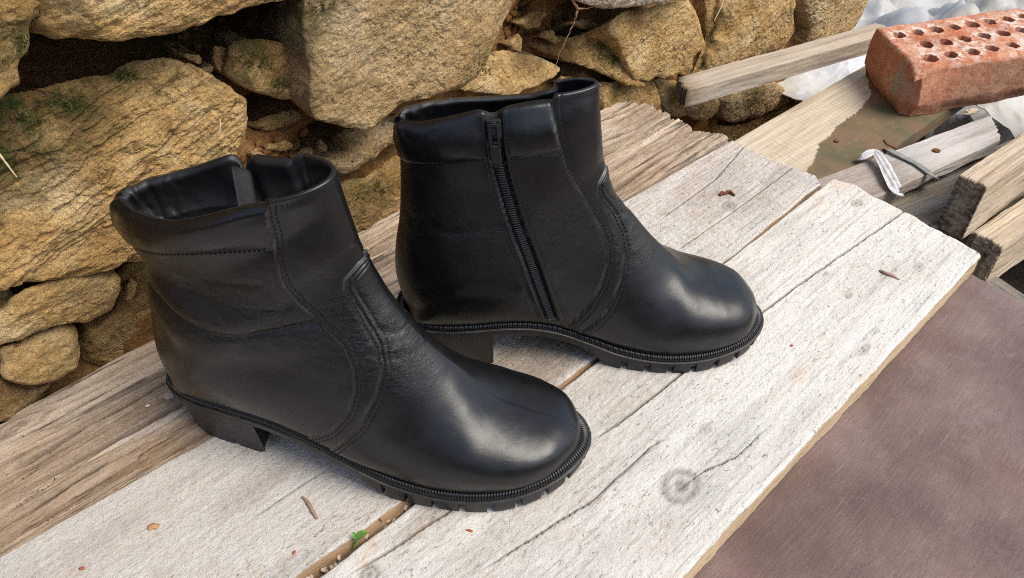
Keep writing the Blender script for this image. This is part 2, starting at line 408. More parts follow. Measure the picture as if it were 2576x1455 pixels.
    Fc = grid_faces(NR+NB, NA, True, flip=False)
    o = mesh_obj('stone', V, Fc, stone_mats[mat], wall, masks=mk, loc=tuple(ce))
    return o
SL = 'stone'
# upper left
stone([(-90, -160), (60, -160), (98, -10), (114, 22), (108, 52), (86, 60), (82, 92), (72, 130), (52, 160), (58, 215), (25, 232), (0, 262), (-90, 270)], off=0.050, seed=2, mat=2, strata=0.7, amp=1.2, moss=[(60, 110, 0.03, 0.7), (10, 60, 0.02, .4)], thick=0.09)
stone([(100, -150), (70, -20), (112, 30), (96, 62), (84, 88), (92, 116), (185, 126), (300, 109), (430, 86), (567, 51), (647, 26), (742, 0), (790, -60), (760, -160)], off=0.058, seed=3, mat=0, strata=0.9, thick=0.07, tilt=(0, 0.15), facets=2)
stone([(-90, 310), (0, 272), (70, 250), (135, 236), (210, 212), (280, 204), (325, 176), (398, 156), (480, 161), (530, 188), (600, 232), (637, 262), (634, 322), (604, 366), (585, 450), (540, 560), (480, 640), (370, 655), (300, 669), (190, 696), (100, 712), (0, 717), (-90, 722)], off=0.034, seed=4, mat=0, strata=1.25, thick=0.09, tilt=(0, -0.12), facets=2, NA=420, moss=[(60, 290, 0.045, 1.0), (310, 195, 0.016, 1.0), (0, 330, 0.045, 1.0), (170, 250, 0.025, 1.0), (230, 222, 0.014, .9)], dirt=[(0, 300, 0.06, 0.9), (120, 260, 0.045, 0.95), (220, 225, 0.025, 0.8)])
stone([(772, 10), (769, 71), (783, 170), (783, 248), (792, 305), (860, 322), (912, 330), (971, 308), (1013, 262), (1084, 250), (1172, 228), (1226, 191), (1257, 138), (1279, 92), (1311, 39), (1321, 5), (1330, -60), (1290, -160), (820, -160), (765, -60)], off=0.052, seed=5, mat=1, amp=0.85, thick=0.10, facets=3, NA=380, moss=[(1215, 150, 0.022, 0.8), (1180, 205, 0.014, .8), (800, 20, 0.022, 0.8), (772, 140, 0.008, .5)])
stone([(584, 125), (627, 106), (690, 104), (727, 116), (752, 160), (786, 200), (791, 252), (742, 257), (692, 246), (640, 235), (602, 226), (580, 196)], off=0.018, seed=6, mat=2, thick=0.08, moss=[(640, 150, 0.022, 0.9), (700, 215, 0.014, 0.8), (600, 170, 0.012, .7)], dirt=[(650, 110, 0.015, .6)], facets=4, tilt=(0, -0.1))
stone([(541, 121), (565, 117), (583, 126), (580, 160), (578, 194), (562, 193), (537, 158)], off=0.004, seed=7, mat=2, thick=0.05)
stone([(625, 330), (640, 318), (667, 300), (710, 285), (752, 275), (764, 296), (737, 322), (702, 324), (660, 334)], off=-0.006, seed=8, mat=0, thick=0.05)
stone([(879, 345), (928, 330), (988, 306), (1040, 300), (1060, 360), (999, 372), (960, 402), (907, 438), (872, 452), (845, 438), (838, 418), (879, 400), (885, 370)], off=0.026, seed=9, mat=1, thick=0.08, edge=0.02)
stone([(838, 470), (872, 462), (930, 446), (1000, 395), (1060, 380), (1060, 560), (960, 590), (885, 620), (840, 600)], off=0.004, seed=10, mat=2, thick=0.07, amp=1.3, moss=[(900, 500, 0.03, 0.7), (960, 480, 0.02, .8)], dirt=[(930, 540, 0.03, .5)])
stone([(690, 380), (760, 372), (845, 440), (842, 480), (700, 470)], off=-0.004, seed=31, mat=2, thick=0.05, dirt=[(760, 420, 0.04, .9)])
# lower left
stone([(-60, 726), (20, 722), (38, 745), (36, 764), (0, 788), (-60, 800)], off=0.020, seed=11, mat=2, thick=0.06, moss=[(10, 730, 0.02, .8)])
stone([(-70, 815), (0, 794), (30, 750), (55, 732), (110, 712), (190, 694), (293, 690), (312, 704), (308, 745), (286, 792), (258, 806), (228, 825), (180, 821), (132, 830), (63, 862), (0, 880), (-70, 900)], off=0.034, seed=12, mat=0, strata=0.6, thick=0.08, facets=3, tilt=(0, 0.1))
stone([(5, 884), (63, 870), (137, 836), (174, 825), (210, 840), (217, 898), (196, 930), (158, 967), (95, 981), (34, 975), (11, 955)], off=0.030, seed=13, mat=3, thick=0.07, facets=4, edge=0.02)
stone([(218, 838), (262, 812), (300, 770), (318, 690), (400, 670), (470, 760), (440, 900), (230, 940), (214, 900)], off=-0.008, seed=14, mat=2, thick=0.06, amp=1.2, dirt=[(300, 760, 0.03, .6)])
stone([(-90, 905), (-20, 900), (8, 960), (32, 980), (95, 988), (150, 975), (130, 1010), (40, 1060), (-90, 1080)], off=0.010, seed=15, mat=2, thick=0.06, dirt=[(40, 1010, 0.03, .4)])
# middle and right
stone([(1160, 232), (1200, 205), (1232, 182), (1262, 138), (1332, 143), (1389, 156), (1418, 177), (1360, 200), (1311, 222), (1286, 238), (1230, 236)], off=0.022, seed=16, mat=3, thick=0.09, facets=2, tilt=(0, -0.5), dirt=[(1330, 145, 0.02, .8)])
stone([(1392, 142), (1430, 118), (1464, 108), (1524, 88), (1550, 110), (1570, 150), (1592, 204), (1556, 206), (1540, 198), (1509, 182), (1449, 160)], off=0.020, seed=17, mat=2, thick=0.07, tilt=(0, -0.5), moss=[(1515, 130, 0.016, 1.0), (1540, 150, 0.012, 1)], dirt=[(1440, 130, 0.03, .8)])
stone([(1440, -120), (1436, -10), (1455, 4), (1494, 19), (1524, 24), (1614, 19), (1713, 2), (1760, -30), (1740, -120)], off=0.055, seed=18, mat=4, thick=0.08, facets=2)
stone([(1534, 52), (1536, 84), (1551, 100), (1566, 129), (1581, 168), (1596, 206), (1635, 205), (1656, 193), (1674, 199), (1710, 189), (1744, 180), (1744, 152), (1776, 120), (1777, 90), (1771, 30), (1760, 8), (1713, 2), (1644, 20), (1560, 34)], off=0.038, seed=19, mat=3, thick=0.10, edge=0.006, facets=2, dirt=[(1600, 30, 0.02, .8), (1545, 60, 0.012, .5)], moss=[(1640, 40, 0.012, .5)])
stone([(1765, -40), (1776, 30), (1780, 100), (1778, 126), (1748, 168), (1728, 202), (1773, 194), (1796, 144), (1826, 80), (1820, 20), (1830, -40)], off=0.012, seed=20, mat=2, thick=0.07, moss=[(1790, 80, 0.02, .9), (1770, 160, 0.015, .8)])
stone([(1826, 30), (1850, -20), (1880, -100), (2010, -100), (2020, 0), (2024, 30), (2042, 66), (2036, 104), (1992, 130), (1884, 162), (1800, 205), (1770, 215), (1790, 176), (1812, 110), (1826, 80)], off=0.030, seed=21, mat=3, strata=0.5, thick=0.10, edge=0.03, facets=2, moss=[(2030, 70, 0.02, .6), (1815, 150, .015, .5)])
stone([(2030, -90), (2150, -90), (2190, -20), (2200, 30), (2180, 70), (2160, 92), (2060, 120), (2040, 112), (2046, 66), (2028, 30)], off=0.026, seed=22, mat=1, thick=0.1, edge=0.025, facets=4, amp=1.3)
stone([(1505, 215), (1560, 204), (1650, 207), (1664, 240), (1670, 290), (1640, 300), (1520, 290)], off=0.022, seed=23, mat=2, thick=0.08, moss=[(1560, 215, 0.02, .8)])
stone([(1666, 212), (1690, 205), (1715, 208), (1724, 262), (1750, 292), (1700, 300), (1672, 280)], off=0.014, seed=24, mat=0, thick=0.08)
stone([(1722, 262), (1770, 250), (1812, 248), (1824, 266), (1822, 292), (1790, 312), (1750, 305)], off=0.022, seed=25, mat=0, thick=0.08, edge=0.02)
stone([(1824, 248), (1890, 225), (1960, 203), (1988, 232), (1996, 262), (1900, 303), (1860, 316), (1826, 306)], off=0.022, seed=26, mat=1, thick=0.09, edge=0.02, moss=[(1900, 235, 0.03, .8)])
stone([(1790, 318), (1860, 318), (1905, 302), (2000, 262), (2010, 300), (1900, 350), (1818, 372)], off=0.006, seed=27, mat=2, thick=0.08)
stone([(1992, 228), (2090, 180), (2160, 150), (2150, 210), (2060, 250), (2006, 264)], off=0.006, seed=28, mat=1, thick=0.08)
stone([(1720, 205), (1800, 195), (1890, 160), (1990, 125), (1985, 200), (1890, 222), (1815, 244), (1725, 255)], off=0.004, seed=29, mat=2, thick=0.08)
for k_, (x_, y_, w_, h_, o_) in enumerate([(486, 148, 26, 18, 0.006), (520, 176, 22, 16, 0.010), (1345, 52, 46, 30, 0.004), (1300, 112, 30, 22, 0.010), (1392, 96, 30, 20, 0.002), (1480, 62, 34, 24, 0.004), (700, 372, 40, 20, 0.006), (770, 392, 34, 22, 0.008), (812, 372, 22, 16, 0.010), (655, 400, 30, 22, 0.010), (742, 428, 30, 18, 0.012), (606, 106, 24, 16, 0.006), (330, 735, 20, 30, 0.0), (1740, 236, 20, 18, 0.006), (1440, 205, 40, 16, 0.004), (760, 118, 16, 20, 0.006)]):
    a_ = np.linspace(0, 2*math.pi, 8)[:-1]+k_; q_ = 0.8+0.35*np.sin(a_*2.3+k_)
    stone([(x_+w_*c1*f1, y_+h_*s1_*f1) for c1, s1_, f1 in zip(np.cos(a_), np.sin(a_), q_)], off=o_, seed=120+k_, mat=k_ % 4, thick=0.03, edge=0.006, NA=64, dirt=[(x_, y_, 0.02, 0.5*(k_ % 3 != 0))])
# courses above and beside the frame (they shade the cavities)
rs = np.random.RandomState(5)
for i, (u0, u1) in enumerate([(-1.05, -0.86), (-0.86, -0.70)]):
    for j, (z0, z1) in enumerate([(-0.25, -0.06), (-0.05, 0.10), (0.11, 0.27), (0.28, 0.46)]):
        a, b = u0+0.004, u1-0.004
        stone(None, off=0.02+0.02*rs.rand(), seed=60+i*5+j, mat=int(rs.randint(0, 4)), world_pts=[(a, z0), ((a+b)/2, z0-0.01), (b, z0+0.01), (b, z1), ((a+b)/2, z1+0.01), (a, z1-0.01)], NA=80)
zt = {0: 0.275, 1: 0.245, 2: 0.215, 3: 0.17, 4: 0.125, 5: 0.10, 6: 0.09, 7: 0.08, 8: .07}
for i in range(9):
    a = -0.64+i*0.225
    z0 = 0.355-0.03*i if i < 5 else 0.22
    for k in range(3 if i > 2 else 2):
        b0 = z0+k*0.13
        stone(None, off=0.02+0.02*rs.rand(), seed=80+i*3+k, mat=int(rs.randint(0, 4)), world_pts=[(a, b0), (a+0.11, b0-0.008), (a+0.215, b0+0.006), (a+0.217, b0+0.115), (a+0.1, b0+0.122), (a+0.003, b0+0.112)], NA=80)

def infill():
    NU, NZ = 600, 230; u = np.linspace(-1.1, onwall(2150, 60)[0], NU); z = np.linspace(-0.34, 0.55, NZ)
    Uu, Zz = np.meshgrid(u, z, indexing='ij'); P = np.stack([Uu, Zz*0+2, Zz], -1)
    W = -0.004+0.014*fbm(P*14, 4)+0.006*fbm(P*60, 4)+0.003*fbm(P*160, 3)
    mk = np.zeros((NU*NZ, 3), np.float32)
    A = np.stack([Uu.ravel(), Zz.ravel()], -1)
    Wf = W.ravel()
    for (x, y, rx, ry, dep) in [(150, 165, 0.075, 0.030, 0.08), (260, 145, 0.06, 0.025, 0.06), (420, 110, 0.07, 0.022, 0.035), (600, 75, 0.06, 0.02, 0.05), (700, 40, 0.05, 0.02, 0.05),
                                 (700, 285, 0.03, 0.012, 0.05), (860, 345, 0.025, 0.014, 0.06), (1380, 40, 0.04, 0.04, 0.03), (1480, 60, 0.04, 0.03, 0.03), (1430, 165, 0.04, 0.015, 0.08), (1290, 250, 0.05, 0.015, 0.05),
                                 (330, 700, 0.03, 0.03, 0.04), (20, 720, 0.03, 0.02, 0.04), (220, 870, 0.02, 0.03, 0.05), (1660, 250, .02, .02, .05)]:
        c0 = onwall(x, y, 0.0); g = np.exp(-((A[:, 0]-c0[0])/rx)**2-((A[:, 1]-c0[1])/ry)**2); Wf = Wf-dep*g
    for (x, y, r0) in [(520, 150, 0.03), (900, 520, 0.05), (1420, 200, 0.03), (660, 130, 0.03)]:
        c0 = onwall(x, y, 0.0); mk[:, 0] = np.maximum(mk[:, 0], np.exp(-((A-np.array(c0))**2).sum(1)/r0**2))
    X = np.stack([Uu, -Wf.reshape(NU, NZ), Zz], -1)
    mesh_obj('earth_infill', X, grid_faces(NU, NZ), M['earth'], wall, masks=mk)
    # crumbs and pebbles of earth lying in the joints
    rs = np.random.RandomState(11); mb = MB()
    for (x, y, sx, sy, n) in [(500, 130, 70, 25, 40), (700, 390, 120, 30, 60), (1330, 90, 60, 50, 50), (1480, 120, 50, 30, 30), (650, 90, 60, 20, 25), (560, 180, 20, 15, 10), (300, 760, 20, 60, 16)]:
        for k in range(n):
            qx, qy = x+rs.normal()*sx*0.6, y+rs.normal()*sy*0.6; r0 = rs.uniform(0.0012, 0.004)
            uu, zz = onwall(qx, qy, 0.0); iu = int(np.clip(np.searchsorted(u, uu), 0, NU-1)); iz = int(np.clip(np.searchsorted(z, zz), 0, NZ-1))
            c = X[iu, iz]-np.array((0, r0*0.5, 0))
            mb.box(c, r0*np.array((1, .2, .1)), r0*np.array((-.1, .8, .2)), r0*np.array((.1, -.2, .8)), r0*0.45)
    o = mb.obj('earth_crumb', M['earth'], wall); o['kind'] = 'stuff'
infill()

# ------------------------------------------------------------------ planks
def plank(name, label, u0_, *a, side=0.35, **k):
    return plank_(name, label, u0_, *a, side=side, **k)
def plank_(name, label, u0, edgeR, edgeL, endpts, ztop, thick, mat, seed, NU=420, NV=150, grain=0.0, fuzz=0.0003, cracks=(), knots=(), dirts=(), alts=(), tilt=0.0, tilt_u=0.1, end_rag=0.004, group='weathered planks laid side by side', edge_r=0.002, dents=(), side=0.35, wane=0.0, side_mat=None):
    """edgeR/edgeL: lists of (u,v) along the right/left long edges; endpts: (u,v) of the far end from right to left"""
    side_t = side
    o0 = np.array(EU*tilt_u + EV*edgeR[0][1]); root = o0
    eR = np.array(sorted(edgeR)); eL = np.array(sorted(edgeL)); en = np.array(sorted(endpts, key=lambda p: p[1]))
    tv = np.concatenate([[0, 0.0004], np.linspace(0.004, 0.996, NV), [0.9996, 1]])
    # pull columns towards the cracks
    tu = np.linspace(0, 1, NU); tu = np.concatenate([tu, ])
    TU, TV = np.meshgrid(tu, tv, indexing='ij')
    v_mid = eR[0, 1]+(eL[0, 1]-eR[0, 1])*tv
    uend = np.interp(v_mid, en[:, 1], en[:, 0])
    rag = fbm(np.stack([v_mid*330+9*fbm(np.stack([v_mid*50, v_mid*0+seed, v_mid*0], -1), 2), v_mid*0+seed, v_mid*0], -1), 3)*end_rag*0.4*(0.4+2*np.abs(fbm(np.stack([v_mid*45, v_mid*0+2, v_mid*0], -1), 2))) + fbm(np.stack([v_mid*70, v_mid*0+seed, v_mid*0+4], -1), 4)*end_rag*1.9
    uend = uend+rag
    U = u0+(uend[None]-u0)*TU
    vR = np.interp(U, eR[:, 0], eR[:, 1])+0.0007*fbm(np.stack([U*160, U*0+3, U*0+seed], -1), 4)+0.0018*fbm(np.stack([U*30, U*0, U*0+seed], -1), 4); vL = np.interp(U, eL[:, 0], eL[:, 1])+0.0012*fbm(np.stack([U*30, U*0+5, U*0+seed], -1), 4)
    Vv = vR+(vL-vR)*TV
    crk = []
    for (pts, hw, dep) in cracks:
        pts = np.array(pts); cv = np.interp(U, pts[:, 0], pts[:, 1])+0.0012*fbm(np.stack([U*45, U*0+2.2, U*0+seed], -1), 4)
        env = sstep(pts[0, 0], pts[0, 0]+0.03, U)*(1-sstep(pts[-1, 0]-0.03, pts[-1, 0], U)) if pts[-1, 0] < uend.max()-0.02 else sstep(pts[0, 0], pts[0, 0]+0.03, U)
        # attraction: shift columns near the crack onto it
        k = np.argmin(np.abs(Vv-cv), axis=1); spacing = (vL-vR)/(NV)
        ii = np.arange(len(tu)); delta = cv[ii, k]-Vv[ii, k]
        w = np.exp(-((Vv-cv)/(0.006))**2); Vv = Vv+w*delta[:, None]
        for s_, f in ((1, 0.55), (-1, 0.55)):
            kk = np.clip(k+s_, 1, Vv.shape[1]-2); Vv[ii, kk] = cv[ii, kk]+s_*hw
        crk.append((cv, hw, dep, env))
    Z = np.zeros_like(U); P3 = np.stack([U, Vv, U*0+seed], -1)
    Z += fuzz*fbm(P3*np.array((120, 260, 1)), 4)
    Z += 0.0012*fbm(P3*np.array((6, 14, 1)), 3)
    groove = 0
    if grain:
        g = fbm(P3*np.array((5, 110, 1))+np.stack([U*0, 3*fbm(P3*np.array((4, 8, 1)), 2), U*0], -1), 5, gain=0.6)
        g2 = fbm(P3*np.array((9, 45, 1)), 3, gain=0.6)
        groove = np.clip(0.08-g, 0, 1)
        Z += -grain*groove**0.8*1.6 + grain*0.5*g2
    for (ku, kv, rad, h) in dents:
        d2 = ((U-ku)**2+(Vv-kv)**2)/rad**2; Z += h*np.exp(-d2)
    cm = np.zeros_like(U)
    for cv, hw, dep, env in crk:
        q = np.exp(-((Vv-cv)/(hw*0.8))**2)*env; Z -= dep*q; cm = np.maximum(cm, q)
    dR, dL = Vv-vR, vL-Vv; dE = (uend[None]-U)
    for dd in (dR, dL, dE):
        er = edge_r*(1+0.8*fbm(P3*np.array((40, 40, 1)), 3)); t_ = np.clip(1-dd/er, 0, 1); Z -= er*(1-np.sqrt(np.clip(1-t_*t_, 0, 1)))
    mk = np.zeros(U.shape+(3,), np.float32)
    mk[..., 1] = np.clip(cm*0.9, 0, 1)
    if grain: mk[..., 1] = np.maximum(mk[..., 1], np.clip((groove-0.16)*2.2, 0, 0.7))
    for (ku, kv, a, b, st) in knots:
        d_ = np.hypot((U-ku)/a, (Vv-kv)/b); rg = 0.5+0.5*np.sin(d_*9+2*fbm(P3*90, 2))
        k_ = st*np.clip((1.12-d_)*2.6, 0, 1)*(0.25+0.75*rg)*(0.6+0.8*np.abs(fbm(P3*np.array((300, 700, 1)), 2)))
        mk[..., 1] = np.maximum(mk[..., 1], np.clip(k_, 0, 1)); Z -= 0.0006*np.clip(1.2-d_, 0, 1)*rg
    for (ku, kv, a, b, st) in dirts:
        d_ = np.hypot((U-ku)/a, (Vv-kv)/b)+0.5*fbm(P3*np.array((30, 60, 1)), 4); mk[..., 0] = np.maximum(mk[..., 0], st*np.clip((1.1-d_)*2, 0, 1))
    for (ku, kv, a, b, st) in alts:
        d_ = np.hypot((U-ku)/a, (Vv-kv)/b)+0.35*fbm(P3*np.array((25, 90, 1)), 5); mk[..., 2] = np.maximum(mk[..., 2], st*np.clip((1.05-d_)*3.5, 0, 1))
    bot = np.full_like(Z, -thick)
    # assemble: top grid + bottom grid sharing rims through side strips
    n, m = U.shape
    L0 = np.array((root@EU, root@EV))
    top = np.stack([U-L0[0], Vv-L0[1], Z], -1)
    mids = []
    Vt = top.reshape(-1, 3)
    Fc = [grid_faces(n, m, False, flip=False)]
    # flip so normals look up
    ring = [(i, 0) for i in range(n)]+[(n-1, j) for j in range(1, m)]+[(i, m-1) for i in range(n-2, -1, -1)]+[(0, j) for j in range(m-2, 0, -1)]
    ridx = np.array([i*m+j for i, j in ring]); rp = Vt[ridx]
    lev = 7; side = []; rseed = np.stack([rp[:, 0]*1.0, rp[:, 1], rp[:, 2]*0+seed], -1)
    cen = rp.mean(0)
    for q in range(1, lev+1):
        zz = -thick*q/lev; p = rp.copy(); p[:, 2] = np.minimum(rp[:, 2]-0.0003, zz)
        bump_ = 0.0012*fbm(np.stack([rp[:, 0]*14, rp[:, 1]*120, rp[:, 2]*0+q*1.3+seed], -1), 3)
        nrm = np.zeros_like(p); k_ = len(ring)
        for a_, (i, j) in enumerate(ring):
            if j == 0: nrm[a_, 1] = -1
            elif j == m-1: nrm[a_, 1] = 1
            elif i == n-1: nrm[a_, 0] = 1
            else: nrm[a_, 0] = -1
        p += nrm*bump_[:, None]
        if wane: p[:, 1] += np.where(nrm[:, 1] < 0, -wane*(0.8+0.5*fbm(np.stack([rp[:, 0]*12, rp[:, 0]*0, rp[:, 0]*0+seed], -1), 3))*min(1.0, q/lev*1.9)**0.8, 0)
        side.append(p)
    base = len(Vt); Vall = np.concatenate([Vt]+side); R = len(ring)
    rows = [ridx]+[base+q*R+np.arange(R) for q in range(lev)]
    for q in range(lev):
        a, b = rows[q], rows[q+1]; Fc.append(np.stack([a, b, np.roll(b, -1), np.roll(a, -1)], -1))
    Fc = np.concatenate(Fc)
    smk_ = np.zeros((lev*R, 3), np.float32); smk_[:, 0] = side_t
    mk2 = np.concatenate([mk.reshape(-1, 3), smk_])
    ff = [tuple(f) for f in []]
    o = mesh_obj(name, Vall, Fc, mat, None, masks=mk2, sharp=50)
    if side_mat is not None:
        o.data.materials.append(side_mat); nt_ = (n-1)*(m-1); mi_ = np.zeros(len(Fc), np.int32); mi_[nt_:] = 1; o.data.polygons.foreach_set('material_index', mi_)
    o.location = (root[0], root[1], ztop); o.rotation_euler = (0, -tilt, EA)
    tag(o, label, 'plank', group)
    return o
def UVs(l, z=0.0): return [uv(x, y, z) for x, y in l]

m_front = wood_material('pale_weathered_wood', (0.76, 0.75, 0.71), (0.72, 0.70, 0.645), (0.64, 0.60, 0.53), 0.8, crust=0.8, bumpd=0.0008, blotch=(0.66, 0.62, 0.55))
m_second = wood_material('dusty_grey_wood', (0.66, 0.63, 0.585), (0.60, 0.555, 0.495), (0.46, 0.40, 0.34), 0.9, crust=0.85, saw=0.5, bumpd=0.0012, blotch=(0.55, 0.47, 0.39))
m_old = wood_material('old_brown_wood', (0.62, 0.50, 0.38), (0.45, 0.345, 0.245), (0.17, 0.115, 0.07), 1.0, bumpd=0.0030, blotch=(0.50, 0.43, 0.35), lines=1.0)
m_raw = wood_material('raw_brown_edge_wood', (0.38, 0.26, 0.155), (0.27, 0.175, 0.10), (0.13, 0.08, 0.04), 1.0, bumpd=0.0018, blotch=(0.27, 0.18, 0.10))
m_raw2 = wood_material('raw_tan_edge_wood', (0.58, 0.46, 0.31), (0.50, 0.37, 0.23), (0.34, 0.23, 0.13), 1.0, bumpd=0.0010, blotch=(0.52, 0.42, 0.30))

def lerp_edge(a, b, dv=0.0):
    (u1, v1), (u2, v2) = a, b; s = (v2-v1)/(u2-u1)
    return [(u, v1+(u-u1)*s+dv) for u in (-0.8, u1, u2, 1.6)]
Ae = lerp_edge(uv(1712, 1455), uv(2462, 649)); Be = lerp_edge(uv(800, 1455), uv(2063, 474))
endF = UVs([(2462, 649), (2439, 622), (2400, 598), (2336, 566), (2276, 530), (2198, 491), (2156, 465), (2106, 452), (2063, 474)])
G = UVs([(735, 1455), (1000, 1268), (1395, 975), (1490, 905), (1860, 640), (2058, 466)])
vB = lambda u: float(np.interp(u, [p[0] for p in Be], [p[1] for p in Be]))
Ge = [(-0.8, vB(-0.8)+0.016)]+[(u, max(v, vB(u)+0.0012)) for u, v in G]+[(1.5, vB(1.5)+0.002)]
Ce = lerp_edge(uv(0, 1400), uv(1842, 351))
end2 = UVs([(2058, 466), (2023, 426), (1967, 406), (1917, 386), (1872, 369), (1842, 351)])
De = lerp_edge(uv(0, 1052), uv(1521, 267))
end3 = UVs([(1816, 324), (1779, 306), (1731, 291), (1668, 285), (1620, 252), (1575, 246)], 0.008)
U0 = -0.42
ck = lambda l: sorted(UVs(l))
plank('plank', 'pale whitish front plank carrying both boot toes, lying over the brown board', U0, Ae, Be, endF, 0.0, 0.021, m_front, 3.0, side=0.0, side_mat=m_raw2, NU=520, NV=170, fuzz=0.00045, end_rag=0.0015,
      cracks=[(ck([(900, 1455), (1100, 1290), (1500, 1000), (1700, 855), (1925, 775), (2000, 725), (2290, 525)]), 0.0009, 0.008) if False else (ck([(1480, 1110), (1560, 1060), (1700, 950), (1925, 780), (2010, 715), (2276, 530)]), 0.0008, 0.008),
              (ck([(860, 1455), (1000, 1370), (1120, 1290), (1180, 1250)]), 0.0009, 0.007), (ck([(1690, 1240), (1780, 1180), (1850, 1150), (1950, 1060)]), 0.0004, 0.002), (ck([(1200, 1440), (1500, 1250), (1640, 1120), (1700, 1090)]), 0.0005, 0.003)],
      knots=[(*uv(1712, 1222), 0.016, 0.0125, 0.85), (*uv(2155, 511), 0.008, 0.005, 0.9), (*uv(1775, 1078), 0.006, 0.004, 0.6), (*uv(2175, 880), 0.009, 0.003, 0.8), (*uv(2200, 835), 0.006, 0.003, 0.5), (*uv(2135, 745), 0.005, 0.0025, 0.9), (*uv(930, 1445), 0.007, 0.006, 0.9), (*uv(2310, 670), 0.007, 0.005, 0.5), (*uv(2075, 690), 0.004, 0.002, .9)],
      dirts=[(*uv(1480, 1030), 0.14, 0.035, 0.30), (*uv(1350, 1330), 0.15, 0.03, 0.26), (*uv(1750, 800), 0.10, 0.03, 0.22), (*uv(1560, 1400), 0.10, 0.02, 0.16), (*uv(1080, 1300), 0.03, 0.008, 0.5)])
plank('plank', 'dusty grey saw-marked plank in the middle, between the old brown and pale planks', U0, Ge, Ce, end2, 0.0, 0.024, m_second, 5.0, side=0.0, wane=0.0045, side_mat=m_raw, NU=520, NV=160, fuzz=0.0005, end_rag=0.003,
      cracks=[(ck([(1650, 560), (1800, 450), (1872, 369)]), 0.0005, 0.004), (ck([(1690, 640), (1860, 520), (1990, 425)]), 0.0004, 0.003), (ck([(600, 1330), (720, 1245), (850, 1160)]), 0.0004, 0.0015)],
      knots=[(*uv(1833, 518), 0.008, 0.007, 0.55), (*uv(1825, 486), 0.008, 0.003, 0.9)],
      dirts=[(*uv(1350, 900), 0.10, 0.03, 0.6), (*uv(1800, 460), 0.06, 0.03, 0.25), (*uv(700, 1060), 0.03, 0.02, 0.5), (*uv(640, 1230), 0.03, 0.012, 0.3), (*uv(1960, 440), 0.03, 0.01, .4)],
      alts=[(*uv(380, 1300), 0.16, 0.05, 0.5), (*uv(850, 1180), 0.12, 0.03, 0.6)])
plank('plank', 'old brown plank with deep split grain lying against the stone wall', U0, [(u, v+0.0012) for u, v in Ce], De, end3, 0.0, 0.026, m_old, 8.0, NU=620, NV=190, grain=0.006, fuzz=0.0004, end_rag=0.006, tilt=math.radians(0.75), tilt_u=0.12,
      cracks=[(ck([(0, 1190), (200, 1080), (420, 960), (560, 880)]), 0.0016, 0.010), (ck([(0, 1290), (230, 1140), (460, 1000)]), 0.0014, 0.008), (ck([(0, 1120), (150, 1040), (330, 950)]), 0.0012, 0.008), (ck([(0, 1235), (120, 1160), (300, 1060)]), 0.0010, 0.006), (ck([(1080, 620), (1300, 500), (1560, 390)]), 0.0008, 0.004), (ck([(900, 650), (1150, 500), (1600, 330)]), 0.001, 0.006), (ck([(1500, 420), (1650, 340), (1731, 291)]), 0.0014, 0.007)],
      knots=[(*uv(30, 1075), 0.03, 0.007, 0.8)], dirts=[(*uv(230, 1080), 0.12, 0.02, 0.55), (*uv(410, 1010), 0.05, 0.015, 0.7), (*uv(1620, 300), 0.05, 0.02, 0.6), (*uv(100, 1250), 0.08, 0.008, 0.4)],
      alts=[(*uv(430, 1030), 0.05, 0.012, .35)])

